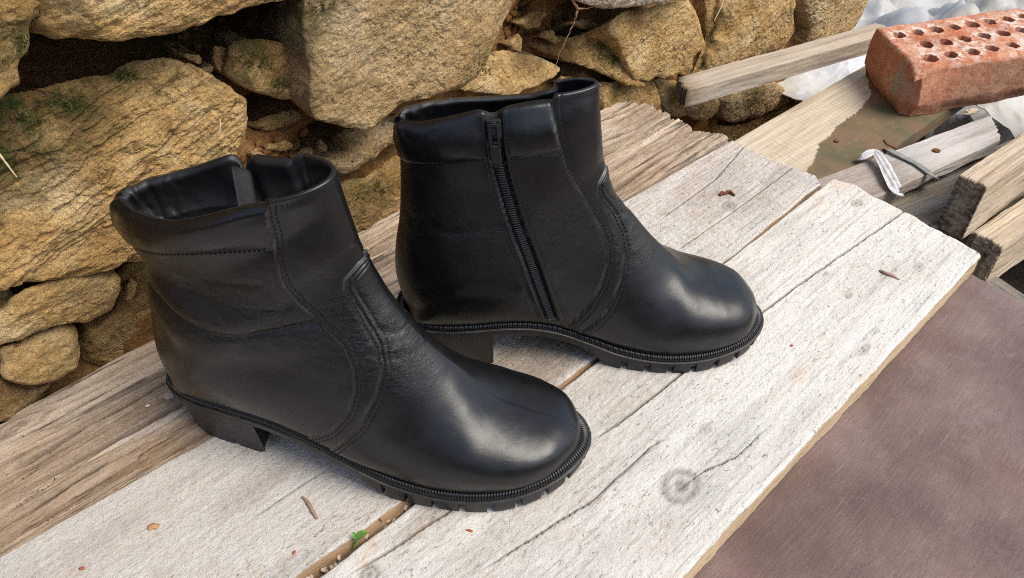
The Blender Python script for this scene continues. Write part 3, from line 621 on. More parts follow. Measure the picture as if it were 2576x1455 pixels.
# ------------------------------------------------------------------ generic board from its four top corners
def board(name, label, cat, corners, thick, mat, seed=1, NU=160, NV=60, amp=0.0006, grain=0.0, rag=0.002, masks=None, group=None, end_amp=0.0):
    """corners: 3D points a(left near) b(right near... ) as quad A-B along one long edge, D-C along the other"""
    A, B, Cc, D = (np.array(p, float) for p in corners)
    ex = (B-A); ex /= np.linalg.norm(ex); nz = np.cross(B-A, D-A); nz /= np.linalg.norm(nz)
    if nz[2] < 0: nz = -nz
    ey = np.cross(nz, ex); org = (A+B+Cc+D)/4
    tu = np.concatenate([[0, 0.002], np.linspace(0.006, 0.994, NU), [0.998, 1]]); tv = np.concatenate([[0, 0.006], np.linspace(0.02, 0.98, NV), [0.994, 1]])
    TU, TV = np.meshgrid(tu, tv, indexing='ij'); TU, TV = TU[..., None], TV[..., None]
    P = (A*(1-TU)+B*TU)*(1-TV)+(D*(1-TU)+Cc*TU)*TV
    X = np.stack([(P-org)@ex, (P-org)@ey, (P-org)@nz], -1); Q = X+seed*2.7
    w = X.shape[1]
    X[..., 0] += (TU[..., 0]**6-(1-TU[..., 0])**6)*rag*fbm(Q*np.array((2, 260, 2)), 4)*2
    X[..., 1] += 0.0009*fbm(Q*np.array((35, 3, 1)), 4)
    Z = amp*fbm(Q*np.array((60, 160, 1)), 4)+amp*1.5*fbm(Q*np.array((8, 20, 1)), 3)
    if grain:
        g = fbm(Q*np.array((6, 140, 1)), 4, gain=0.6); Z -= grain*np.clip(0.08-g, 0, 1)*1.5
    L, Wd = np.linalg.norm(B-A), np.linalg.norm(D-A)
    e = 0.0016
    for dd in (TU[..., 0]*L, (1-TU[..., 0])*L, TV[..., 0]*Wd, (1-TV[..., 0])*Wd):
        t_ = np.clip(1-dd/e, 0, 1); Z -= e*(1-np.sqrt(np.clip(1-t_*t_, 0, 1)))
    X[..., 2] += Z
    n, m = X.shape[:2]; Vt = X.reshape(-1, 3)
    ring = [(i, 0) for i in range(n)]+[(n-1, j) for j in range(1, m)]+[(i, m-1) for i in range(n-2, -1, -1)]+[(0, j) for j in range(m-2, 0, -1)]
    ridx = np.array([i*m+j for i, j in ring]); rp = Vt[ridx]; lev = 8 if not end_amp else 26; side = []
    nr = np.zeros_like(rp)
    for a_, (i, j) in enumerate(ring):
        if i in (0, n-1): nr[a_, 0] = 1 if i else -1
        if j in (0, m-1): nr[a_, 1] = 1 if j else -1
    for q in range(1, lev+1):
        p = rp.copy(); p[:, 2] = rp[:, 2]-0.0004-(thick)*q/lev
        p += nr*(0.0007+amp)*fbm(np.stack([rp[:, 0]*25, rp[:, 1]*160, rp[:, 0]*0+q*1.7+seed], -1), 3)[:, None]
        if end_amp: p[:, 0] += np.abs(nr[:, 0])*nr[:, 0]*end_amp*(fbm(np.stack([rp[:, 1]*90, rp[:, 0]*0+q*0.9, rp[:, 0]*0+seed], -1), 3)+0.3*fbm(np.stack([rp[:, 1]*260, rp[:, 0]*0+q*2.9, rp[:, 0]*0+seed], -1), 2))
        side.append(p)
    base = len(Vt); R = len(ring); Vall = np.concatenate([Vt]+side); rows = [ridx]+[base+q*R+np.arange(R) for q in range(lev)]
    Fc = [grid_faces(n, m)]
    for q in range(lev):
        a, b = rows[q], rows[q+1]; Fc.append(np.stack([a, b, np.roll(b, -1), np.roll(a, -1)], -1))
    Fc = np.concatenate(Fc)
    Rm = Matrix((ex, ey, nz)).transposed()
    mk = np.zeros((len(Vall), 3), np.float32)
    if masks is not None: mk = masks(Vall, Vall@np.array((ex, ey, nz))+org).astype(np.float32)
    # close underneath
    o = mesh_obj(name, Vall, Fc, mat, None, masks=mk, sharp=50)
    o.matrix_world = Matrix.Translation(org) @ Rm.to_4x4()
    tag(o, label, cat, group)
    return o

# smooth brown board at the lower right
def brown_board_material():
    t = NT('brown_faced_board'); v = t.coords()
    c = t.ramp(t.noise(v, 9, 7, 0.65), [(0.34, (0.088, 0.056, 0.047)), (0.5, (0.132, 0.087, 0.074)), (0.64, (0.180, 0.128, 0.112))])
    c = t.mix(1.0, c, t.ramp(t.noise(t.coords(scale=(3, 60, 1), rot=(0, 0, 0.9)), 12, 6, 0.7), [(0.3, 0.82), (0.6, 1.12)]), 'MULTIPLY')
    c = t.mix(1.0, c, t.ramp(t.noise(v, 700, 3, 0.7), [(0.3, 0.75), (0.65, 1.2)]), 'MULTIPLY')
    sp = t.ramp(t.noise(v, 120, 3, 0.5), [(0.76, 0.0), (0.79, 0.7)])
    c = t.mix(sp, c, (0.42, 0.38, 0.35))
    sc = t.ramp(t.noise(t.coords(scale=(2, 90, 1), rot=(0, 0, 0.35)), 6, 5, 0.8), [(0.60, 0.0), (0.68, 0.5)])
    c = t.mix(sc, c, (0.34, 0.27, 0.23))
    rr_ = t.ramp(t.noise(t.coords(loc=(4, 4, 4)), 14, 6, 0.7), [(0.54, 0.0), (0.70, 0.4)]); c = t.mix(rr_, c, (0.14, 0.065, 0.045))
    sp2 = t.ramp(t.noise(t.coords(loc=(7, 1, 1)), 330, 2, 0.5), [(0.76, 0.0), (0.80, 0.6)]); c = t.mix(sp2, c, (0.5, 0.45, 0.4))
    for rz_, lc_ in ((0.9, 3), (1.9, 8), (2.6, 14)):
        sx_ = t.ramp(t.noise(t.coords(scale=(1.2, 130, 1), rot=(0, 0, rz_), loc=(lc_, lc_, 0)), 5, 3, 0.6, 0.4), [(0.67, 0.0), (0.71, 0.14)]); c = t.mix(sx_, c, (0.30, 0.24, 0.21))
    dust = t.ramp(t.noise(v, 28, 8, 0.8), [(0.54, 0.0), (0.76, 0.25)])
    c = t.mix(dust, c, (0.34, 0.29, 0.26))
    return t.out(c, t.ramp(t.noise(v, 20, 5), [(0.3, 0.42), (0.7, 0.6)]), t.bump(t.noise(v, 500, 5, 0.7), 0.0005, 0.6), 0.4)
zb = -0.0225
e1, e2 = onz(2425, 676, zb), onz(2576, 757, zb)
dirE = (e2-e1)/np.linalg.norm(e2-e1)
A_ = e1-dirE*0.13; B_ = e1+dirE*0.75
dn = -EU*1.5
board('board', 'smooth reddish brown board filling the lower right corner under the pale plank', 'board', [A_+dn, A_, B_, B_+dn], 0.018, brown_board_material(), 3, 200, 120, amp=0.00018, rag=0.0006)

# wet-stained board under the brick
def stained_mask(pts_px, z):
    poly = np.array([onz(x, y, z)[:2] for x, y in pts_px])
    def f(Vl, Wd):
        P = Wd[:, :2]+0.004*np.stack([fbm(Wd*60, 4), fbm(Wd*60+9, 4)], -1); ins = np.zeros(len(P), bool); n = len(poly)
        for i in range(n):
            a, b = poly[i], poly[(i+1) % n]; c_ = ((a[1] > P[:, 1]) != (b[1] > P[:, 1])) & (P[:, 0] < (b[0]-a[0])*(P[:, 1]-a[1])/(b[1]-a[1]+1e-12)+a[0]); ins ^= c_
        mk = np.zeros((len(P), 3)); mk[:, 0] = ins*1.0
        return mk
    return f
def stained_material():
    t = NT('wet_stained_wood'); v = t.coords()
    g1 = t.noise(t.coords(scale=(3, 70, 30)), 1.3, 8, 0.65, 0.4)
    c = t.ramp(g1, [(0.32, (0.40, 0.33, 0.23)), (0.5, (0.52, 0.45, 0.34)), (0.66, (0.60, 0.54, 0.44))])
    c = t.mix(1.0, c, t.ramp(t.noise(t.coords(scale=(20, 500, 100)), 1.0, 4), [(0.35, 0.75), (0.5, 1.0)]), 'MULTIPLY')
    w = t.n.new('ShaderNodeTexWave'); w.bands_direction = 'X'; t.l.new(t.coords(rot=(0, 0, 0.12)), w.inputs['Vector']); w.inputs['Scale'].default_value = 42
    w.inputs['Distortion'].default_value = 7.0; w.inputs['Detail'].default_value = 3
    c = t.mix(t.math('MULTIPLY', t.ramp(w.outputs['Fac'], [(0.0, 0.30), (0.35, 0.0)]), t.ramp(t.noise(v, 14, 4), [(0.42, 0.0), (0.6, 1.0)])), c, (0.24, 0.18, 0.11))
    st, _, _ = t.mask()
    wet = t.ramp(t.noise(v, 16, 5, 0.6), [(0.42, (0.17, 0.115, 0.07)), (0.6, (0.10, 0.095, 0.055))])
    fl = t.ramp(t.noise(t.coords(scale=(12, 60, 1)), 4, 5, 0.7), [(0.60, 0.0), (0.68, 0.55)])
    wet = t.mix(fl, wet, (0.30, 0.23, 0.15))
    c = t.mix(st, c, wet)
    return t.out(c, 0.8, t.bump(t.noise(t.coords(scale=(8, 260, 100)), 1.0, 6, 0.7), 0.0008, 0.8), 0.3)
zs = -0.026
a1, a2, b1, b2 = onz(1850, 352, zs), onz(2172, 166, zs), onz(2251, 364, zs), onz(2382, 282, zs)
ds = (a2-a1)/np.linalg.norm(a2-a1); perp = np.array((-ds[1], ds[0], 0)); wS = -float((b1-a1)@perp); wS2 = -float((b2-a1)@perp); wS = (wS+wS2)/2
Sa = a1-ds*0.10; Sb = a1+ds*0.50
board('board', 'light board with a large dark wet stain, running under the red brick', 'board', [Sa-perp*wS, Sb-perp*wS, Sb, Sa], 0.017, stained_material(), 5, 200, 70, amp=0.0003,
      masks=stained_mask([(2183, 195), (2193, 241), (2153, 286), (2113, 311), (2083, 346), (2053, 376), (2043, 416), (2010, 440), (2040, 520), (2300, 420), (2560, 200), (2330, 150)], zs))

# ------------------------------------------------------------------ brick
def brick():
    zB = zs+0.0008
    pf = onz(2321, 175, zB+0.065); pr = onz(2576, 133, zB+0.065); d = np.array((math.cos(math.radians(17.5)), math.sin(math.radians(17.5)), 0.0)); w = np.array((-d[1], d[0], 0.0))
    L, Wd, H = 0.25, 0.118, 0.065
    o0 = pf.copy(); o0[2] = zB
    root = thing('brick', 'red perforated brick with chalky holes lying on the stained board', 'brick', tuple(o0), math.atan2(d[1], d[0]))
    t = NT('red_fired_clay'); v = t.coords()
    c = t.ramp(t.noise(v, 26, 8, 0.65), [(0.32, (0.34, 0.115, 0.058)), (0.5, (0.48, 0.185, 0.095)), (0.68, (0.58, 0.32, 0.20))])
    c = t.mix(1.0, c, t.ramp(t.noise(v, 450, 4, 0.7), [(0.3, 0.72), (0.62, 1.12)]), 'MULTIPLY')
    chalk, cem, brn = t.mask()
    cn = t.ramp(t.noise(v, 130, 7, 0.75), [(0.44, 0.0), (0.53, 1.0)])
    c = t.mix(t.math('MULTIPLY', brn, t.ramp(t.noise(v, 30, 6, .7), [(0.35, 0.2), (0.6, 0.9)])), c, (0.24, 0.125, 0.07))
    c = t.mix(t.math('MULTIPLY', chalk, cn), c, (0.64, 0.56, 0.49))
    c = t.mix(cem, c, t.ramp(t.noise(v, 300, 5, 0.7), [(0.3, (0.20, 0.20, 0.17)), (0.65, (0.46, 0.45, 0.40))]))
    sm = t.ramp(t.noise(v, 60, 3), [(0.72, 0.0), (0.74, 1.0)]); c = t.mix(sm, c, (0.6, 0.55, 0.48))
    n = t.bump(t.noise(v, 160, 8, 0.72), 0.0022, 0.9); n = t.bump(t.noise(v, 900, 3), 0.0004, 0.8, n)
    mat = t.out(c, 0.9, n, 0.2)
    mi = plain('brick_hole_inside', (0.20, 0.075, 0.04), 0.95, (300, 0.001), 0.1)
    # hole layout: staggered rows
    holes = []
    for r_, (yy, x0, n_) in enumerate([(0.022, 0.028, 7), (0.0545, 0.042, 7), (0.0885, 0.020, 8)]):
        for k in range(n_):
            holes.append((x0+k*0.030, yy, 0.0088))
    rs = np.random.RandomState(4)
    holes = [(x+rs.uniform(-.0008, .0008), y+rs.uniform(-.0008, .0008), r*rs.uniform(0.9, 1.12)) for x, y, r in holes if x < L-0.012]
    NX, NY = 330, 160
    x = np.linspace(0, 1, NX); y = np.linspace(0, 1, NY); X, Y = np.meshgrid(x*L, y*Wd, indexing='ij')
    Z = np.full_like(X, H); P = np.stack([X, Y, X*0], -1)
    inside = np.zeros_like(X); chalkm = np.zeros_like(X)
    for (hx, hy, hr) in holes:
        dx, dy = X-hx, Y-hy; ang = np.arctan2(dy, dx)
        rr = hr*(1+0.20*pn(np.stack([np.cos(ang)*1.5+hx*300, np.sin(ang)*1.5+hy*300, ang*0], -1)))
        dist = np.hypot(dx, dy)
        # snap grid points to hole rims for crisp edges
        near = np.abs(dist-rr) < 0.0006
        f = np.where(near, rr/np.maximum(dist, 1e-6), 1); X = hx+dx*f; Y = hy+dy*f; dist = np.where(near, rr, dist)
        depth = rs.choice([0.03, 0.03, 0.03, 0.012])
        q = np.clip((rr-dist)/0.0011, 0, 1); Z = Z-q*depth; inside = np.maximum(inside, (q > 0.5)*1.0)
        chalkm = np.maximum(chalkm, np.exp(-((dist-rr)/0.006)**2)*(dist > rr))
    X = X+(1-X/L)*(Y-0.02)*0.28
    # chips round the edges
    def ero(PX):
        return 0.0035*fbm(PX*25+3, 4)+0.0012*fbm(PX*110, 3)
    mk = np.zeros(X.shape+(3,)); mk[..., 0] = np.clip(0.40+chalkm*1.2, 0, 1)*np.clip(1-(inside), 0, 1)*sstep(-0.3, 0.3, fbm(P*22, 3)+0.15)
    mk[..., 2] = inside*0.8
    edge = np.minimum(np.minimum(X-(1-X/L)*(Y-0.02)*0.30, L-X), np.minimum(Y, Wd-Y))
    R0 = 0.0045*(1+0.9*fbm(P*28, 3)); R0 = np.maximum(R0, 0.0012); t_ = np.clip(1-edge/R0, 0, 1); Z -= R0*(1-np.sqrt(1-t_*t_))
    # big knocked-off corner at the near left
    kc = np.clip(0.024-(X*0.9+Y*1.1)+0.006*fbm(P*40, 3), 0, 1); Z -= kc*0.35
    Z += 0.0011*fbm(P*70, 4)+0.0005*fbm(P*190, 3)
    top = np.stack([X, Y, Z], -1); Vt = top.reshape(-1, 3); n_, m_ = NX, NY
    ring = [(i, 0) for i in range(n_)]+[(n_-1, j) for j in range(1, m_)]+[(i, m_-1) for i in range(n_-2, -1, -1)]+[(0, j) for j in range(m_-2, 0, -1)]
    ridx = np.array([i*m_+j for i, j in ring]); rp = Vt[ridx]; lev = 30; side = []; smk = []
    nr = np.zeros_like(rp)
    for a_, (i, j) in enumerate(ring):
        if i in (0, n_-1): nr[a_, 0] = 1 if i else -1
        if j in (0, m_-1): nr[a_, 1] = 1 if j else -1
    for q in range(1, lev+1):
        s_ = q/lev; p = rp.copy(); p[:, 2] = rp[:, 2]*(1-s_)
        b_ = 0.0022*(np.sqrt(1-(2*s_-1)**2*0.9))-0.001
        p += nr*b_; pp = p.copy(); p += nr*(0.0016*fbm(pp*30, 4)+0.0005*fbm(pp*120, 3))[:, None]
        # slanted break low on the near corner
        cut = np.clip(0.008-(p[:, 0]*0.8+p[:, 1]*0.7)-0.15*(p[:, 2]-0.02), 0, 1); p[:, 0] += cut*0.7; p[:, 1] += cut*0.6
        und = (1-sstep(0.0, 0.02, p[:, 2])); p -= nr*(und*0.006*(1+fbm(pp*18, 3)))[:, None]
        side.append(p); mm = np.zeros((len(p), 3))
        end = (rp[:, 0] < 0.006)
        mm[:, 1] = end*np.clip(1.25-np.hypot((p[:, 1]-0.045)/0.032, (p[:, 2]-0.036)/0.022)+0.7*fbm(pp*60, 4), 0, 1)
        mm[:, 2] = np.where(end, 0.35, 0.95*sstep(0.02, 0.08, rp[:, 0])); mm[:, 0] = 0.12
        smk.append(mm)
    base = len(Vt); R = len(ring); Vall = np.concatenate([Vt]+side); rows = [ridx]+[base+q*R+np.arange(R) for q in range(lev)]
    Fc = [grid_faces(n_, m_)]
    for q in range(lev):
        a, b = rows[q], rows[q+1]; Fc.append(np.stack([a, b, np.roll(b, -1), np.roll(a, -1)], -1))
    mk = np.concatenate([mk.reshape(-1, 3)]+smk)
    mesh_obj('fired_clay_body', Vall, np.concatenate(Fc), mat, root, masks=mk, sharp=60)
brick()

# ------------------------------------------------------------------ other timber at the upper right
m_grey = wood_material('silver_grey_wood', (0.50, 0.49, 0.48), (0.40, 0.385, 0.37), (0.24, 0.215, 0.19), 1.0, bumpd=0.0012, blotch=(0.44, 0.40, 0.36))
m_beam = wood_material('weathered_blue_grey_wood', (0.34, 0.34, 0.33), (0.24, 0.225, 0.20), (0.10, 0.085, 0.07), 0.7, bumpd=0.003, blotch=(0.32, 0.24, 0.14), lines=0.8)
m_tan = wood_material('dry_tan_wood', (0.60, 0.52, 0.41), (0.50, 0.41, 0.30), (0.30, 0.22, 0.14), 0.8, bumpd=0.0022, blotch=(0.52, 0.42, 0.29), lines=0.5)
m_batten = wood_material('light_batten_wood', (0.50, 0.45, 0.375), (0.41, 0.355, 0.285), (0.25, 0.205, 0.15), 1.0, bumpd=0.0012, blotch=(0.44, 0.35, 0.26))
def batten():
    zt = -0.002; a, b = onz(1732, 222, zt), onz(2250, 76, zt); d = (b-a)/np.linalg.norm(b-a); w = np.array((-d[1], d[0], 0))
    a = a-d*0.004
    board('batten', 'narrow light wooden batten between the stone wall and the red brick', 'batten', [a-w*0.004, b-w*0.004, b+w*0.030, a+w*0.030+d*0.01], 0.021, m_batten, 9, 160, 30, amp=0.0005, rag=0.004,
          masks=lambda V, W: np.stack([np.clip((0.035-(V[:, 0]-V[:, 0].min()))*30, 0, 1), np.clip((0.010-(V[:, 0]-V[:, 0].min()))*60, 0, 0.7), V[:, 0]*0], -1))
batten()
zg = -0.024
q = [onz(2051, 452, zg), onz(2492, 289, zg), onz(2520, 350, zg), onz(2223, 491, zg)]
dq = (q[1]-q[0])/np.linalg.norm(q[1]-q[0])
grey_board = board('board', 'short silver-grey board tied with a cloth strip, with a nail head', 'board', [q[0]-dq*0.04, q[1], q[2], q[3]-dq*0.02], 0.012, m_grey, 12, 200, 60, amp=0.0006, rag=0.003,
      masks=lambda V, W: np.stack([np.clip((-0.01-V[:, 0])*14, 0, 0.45), V[:, 0]*0, np.exp(-((V[:, 0]-0.05)/0.04)**2)*0.4], -1))
def box_beam(name, label, c_near, direction, top_w, h, mat, seed, length=0.5, side_dir=None, endmat=0.9, up_tilt=0.0, cat='beam', **kw):
    """c_near = near-left top corner of the end; the beam runs along direction, its width goes to the right of it"""
    d = np.array(direction, float); d /= np.linalg.norm(d); w = np.array((d[1], -d[0], 0.0)); w /= np.linalg.norm(w)
    a = np.array(c_near, float)
    mk = lambda V, W: np.stack([V[:, 0]*0, np.clip((0.004-(V[:, 0]-V[:, 0].min()))*300, 0, endmat)*1.1, V[:, 0]*0], -1)
    return board(name, label, cat, [a+w*top_w, a+w*top_w+d*length, a+d*length, a], h, mat, seed, 140, 50, amp=0.0006, grain=0.003, rag=0.0014, masks=mk, end_amp=0.004, **kw)
a = onz(2414, 438, 0.012); b = onz(2576, 328, 0.012)
box_beam('beam', 'dry tan beam with a dark rough sawn end, upper of two at the right edge', a, b-a, 0.028, 0.062, m_tan, 21)
a = onz(2446, 580, -0.052); b = onz(2600, 480, -0.052)
box_beam('beam', 'dry tan beam with dark crumbly end, under the other tan beam at the right edge', a, b-a, 0.034, 0.055, m_tan, 22)
a = onz(2120, 520, -0.050); b = onz(2440, 392, -0.050)
box_beam('beam', 'blue-grey weathered beam with deep grain under the silver-grey board', a-(b-a)*0.2, b-a, 0.075, 0.045, m_beam, 23, length=0.42)
a = onz(2440, 650, -0.10); b = onz(2576, 740, -0.10)
box_beam('beam', 'dark grey beam low down beyond the brown board corner', a, b-a, 0.06, 0.04, m_beam, 24, length=0.4)

# ------------------------------------------------------------------ crumpled sheets
def sheet(name, label, cat, cx, cy, z, sx, sy, seed, col, amp=0.03, rot=0.0, rise=(0, 0), group=None):
    n = 150; x = np.linspace(-sx/2, sx/2, n); X, Y = np.meshgrid(x, np.linspace(-sy/2, sy/2, n), indexing='ij')
    P = np.stack([X, Y, X*0+seed], -1)
    Z = amp*1.3*fbm(P*3.2, 2)+amp*0.6*fbm(P*6.5+1.2*np.stack([fbm(P*3, 2)]*3, -1), 2, ridged=True)+amp*0.10*fbm(P*22, 2, ridged=True)+rise[0]*X+rise[1]*Y
    edge = np.minimum(sx/2-np.abs(X), sy/2-np.abs(Y))
    X = X+0.03*fbm(P*6+4, 3); Y = Y+0.03*fbm(P*6+8, 3)
    V1 = np.stack([X, Y, Z], -1).reshape(-1, 3); V2 = V1-np.array((0, 0, 0.0012))
    F1 = grid_faces(n, n); F2 = F1[:, ::-1]+n*n
    rim = [(i, 0) for i in range(n)]+[(n-1, j) for j in range(1, n)]+[(i, n-1) for i in range(n-2, -1, -1)]+[(0, j) for j in range(n-2, 0, -1)]
    ri = np.array([i*n+j for i, j in rim]); F3 = np.stack([ri, ri+n*n, np.roll(ri, -1)+n*n, np.roll(ri, -1)], -1)
    t = NT(name+'_plastic_%d' % seed); v = t.coords()
    c = t.mix(t.ramp(t.noise(v, 7, 6, 0.65), [(0.45, 0.0), (0.65, 0.8)]), col, (col[0]*0.86, col[1]*0.78, col[2]*0.6))
    c = t.mix(1.0, c, t.ramp(t.noise(v, 60, 6, 0.7), [(0.28, 0.85), (0.5, 1.0)]), 'MULTIPLY')
    m = t.out(c, 0.5, t.bump(t.noise(v, 16, 3, 0.5, 1.0), 0.004, 0.4), 0.4)
    o = mesh_obj(name, np.concatenate([V1, V2]), np.concatenate([F1, F2, F3]), m); o.location = (cx, cy, z); o.rotation_euler = (0, 0, rot)
    tag(o, label, cat, group); return o
sheet('plastic_sheet', 'crumpled white plastic sheet on the ground behind the brick', 'sheet', 1.25, 1.62, -0.17, 1.5, 1.1, 3, (0.40, 0.41, 0.42), 0.11, 0.4)
sheet('plastic_sheet', 'dusty pale plastic sheet showing below the brick, right of the silver-grey board', 'sheet', 0.97, 0.93, -0.13, 0.5, 0.42, 5, (0.46, 0.46, 0.44), 0.03, 0.2)
p_ = onz(2120, 215, -0.12)
sheet('plastic_sheet', 'bluish white plastic sheet seen between batten and stained board', 'sheet', p_[0]+0.03, p_[1]+0.04, -0.13, 0.24, 0.16, 8, (0.62, 0.65, 0.70), 0.02, 0.7)

# ------------------------------------------------------------------ boots
def outline_ctrl():
    """plan outline of the sole, lateral side = -y, closed, counter-clockwise from the heel back"""
    lat = [(0.0, 0.0), (0.003, -0.0135), (0.012, -0.0222), (0.028, -0.0280), (0.05, -0.0315), (0.08, -0.0355), (0.11, -0.0405), (0.14, -0.0450), (0.17, -0.0480), (0.20, -0.0485), (0.225, -0.0455), (0.246, -0.0385), (0.264, -0.027), (0.2765, -0.012)]
    med = [(0.283, 0.005), (0.279, 0.021), (0.266, 0.0345), (0.246, 0.0428), (0.222, 0.0465), (0.195, 0.0452), (0.165, 0.039), (0.14, 0.0325), (0.11, 0.029), (0.08, 0.0305), (0.05, 0.0325), (0.028, 0.0305), (0.012, 0.0245), (0.003, 0.015)]
    return np.array(lat+med)
def closed_curve(ctrl, N):
    n = len(ctrl); K = np.vstack([ctrl[-2:], ctrl, ctrl[:3]]); t = np.linspace(0, n, N*4, endpoint=False)+2
    p = catmull(K, t); c = np.vstack([p, p[:1]]); L = np.concatenate([[0], np.cumsum(np.hypot(*np.diff(c, axis=0).T))])
    s = np.linspace(0, L[-1], N, endpoint=False); return np.stack([np.interp(s, L, c[:, 0]), np.interp(s, L, c[:, 1])], -1), L[-1]
def normals2d(p):
    d = np.roll(p, -1, 0)-np.roll(p, 1, 0); n = np.stack([d[:, 1], -d[:, 0]], -1); return n/np.linalg.norm(n, axis=1)[:, None]
def zf(x):    # feather line (top of the sole) height
    return np.interp(x, XF, ZF)
_k = np.array([(-0.01, 0.0425), (0.0, 0.0425), (0.03, 0.0415), (0.06, 0.0415), (0.09, 0.0405), (0.12, 0.0345), (0.145, 0.0255), (0.17, 0.0180), (0.20, 0.0150), (0.235, 0.0165), (0.26, 0.0200), (0.285, 0.0250), (0.30, 0.027)])
_t = np.linspace(0, len(_k)-1, 400); _c = catmull(_k, _t); XF, ZF = _c[:, 0], _c[:, 1]
def zbot(x):
    waist = zf(x)-0.0105; fore = 0.0115*np.clip((x-0.215)/0.070, 0, 1)**2
    return np.where(x < 0.165, np.maximum(waist*(1-sstep(0.135, 0.172, x)), 0), fore)

SEAM = {'lat': (np.array([(0.1065, 0.033), (0.118, 0.044), (0.133, 0.055), (0.144, 0.070), (0.1480, 0.084), (0.1475, 0.097), (0.142, 0.111), (0.130, 0.123), (0.119, 0.137), (0.1135, 0.153), (0.112, 0.172), (0.1135, 0.190), (0.115, 0.205), (0.115, 0.23)]),
                np.array([(0.1235, 0.030), (0.137, 0.046), (0.151, 0.062), (0.160, 0.082), (0.1625, 0.095), (0.159, 0.110), (0.1515, 0.124), (0.1455, 0.136), (0.1425, 0.143), (0.1430, 0.149), (0.1485, 0.1555), (0.160, 0.158), (0.30, 0.161)])),
        'med': (np.array([(0.1235, 0.034), (0.131, 0.045), (0.140, 0.058), (0.149, 0.076), (0.1535, 0.092), (0.1525, 0.106), (0.146, 0.121), (0.134, 0.145), (0.122, 0.168), (0.115, 0.190), (0.112, 0.205), (0.112, 0.23)]),
                np.array([(0.133, 0.030), (0.146, 0.044), (0.155, 0.057), (0.163, 0.078), (0.1655, 0.097), (0.163, 0.110), (0.156, 0.124), (0.1465, 0.138), (0.1435, 0.145), (0.1440, 0.151), (0.1490, 0.1575), (0.160, 0.160), (0.30, 0.163)]))}
ZIP = np.array([(0.1165, 0.044), (0.1085, 0.070), (0.098, 0.105), (0.0875, 0.138), (0.0805, 0.165), (0.0765, 0.185), (0.0755, 0.205), (0.0755, 0.23)])

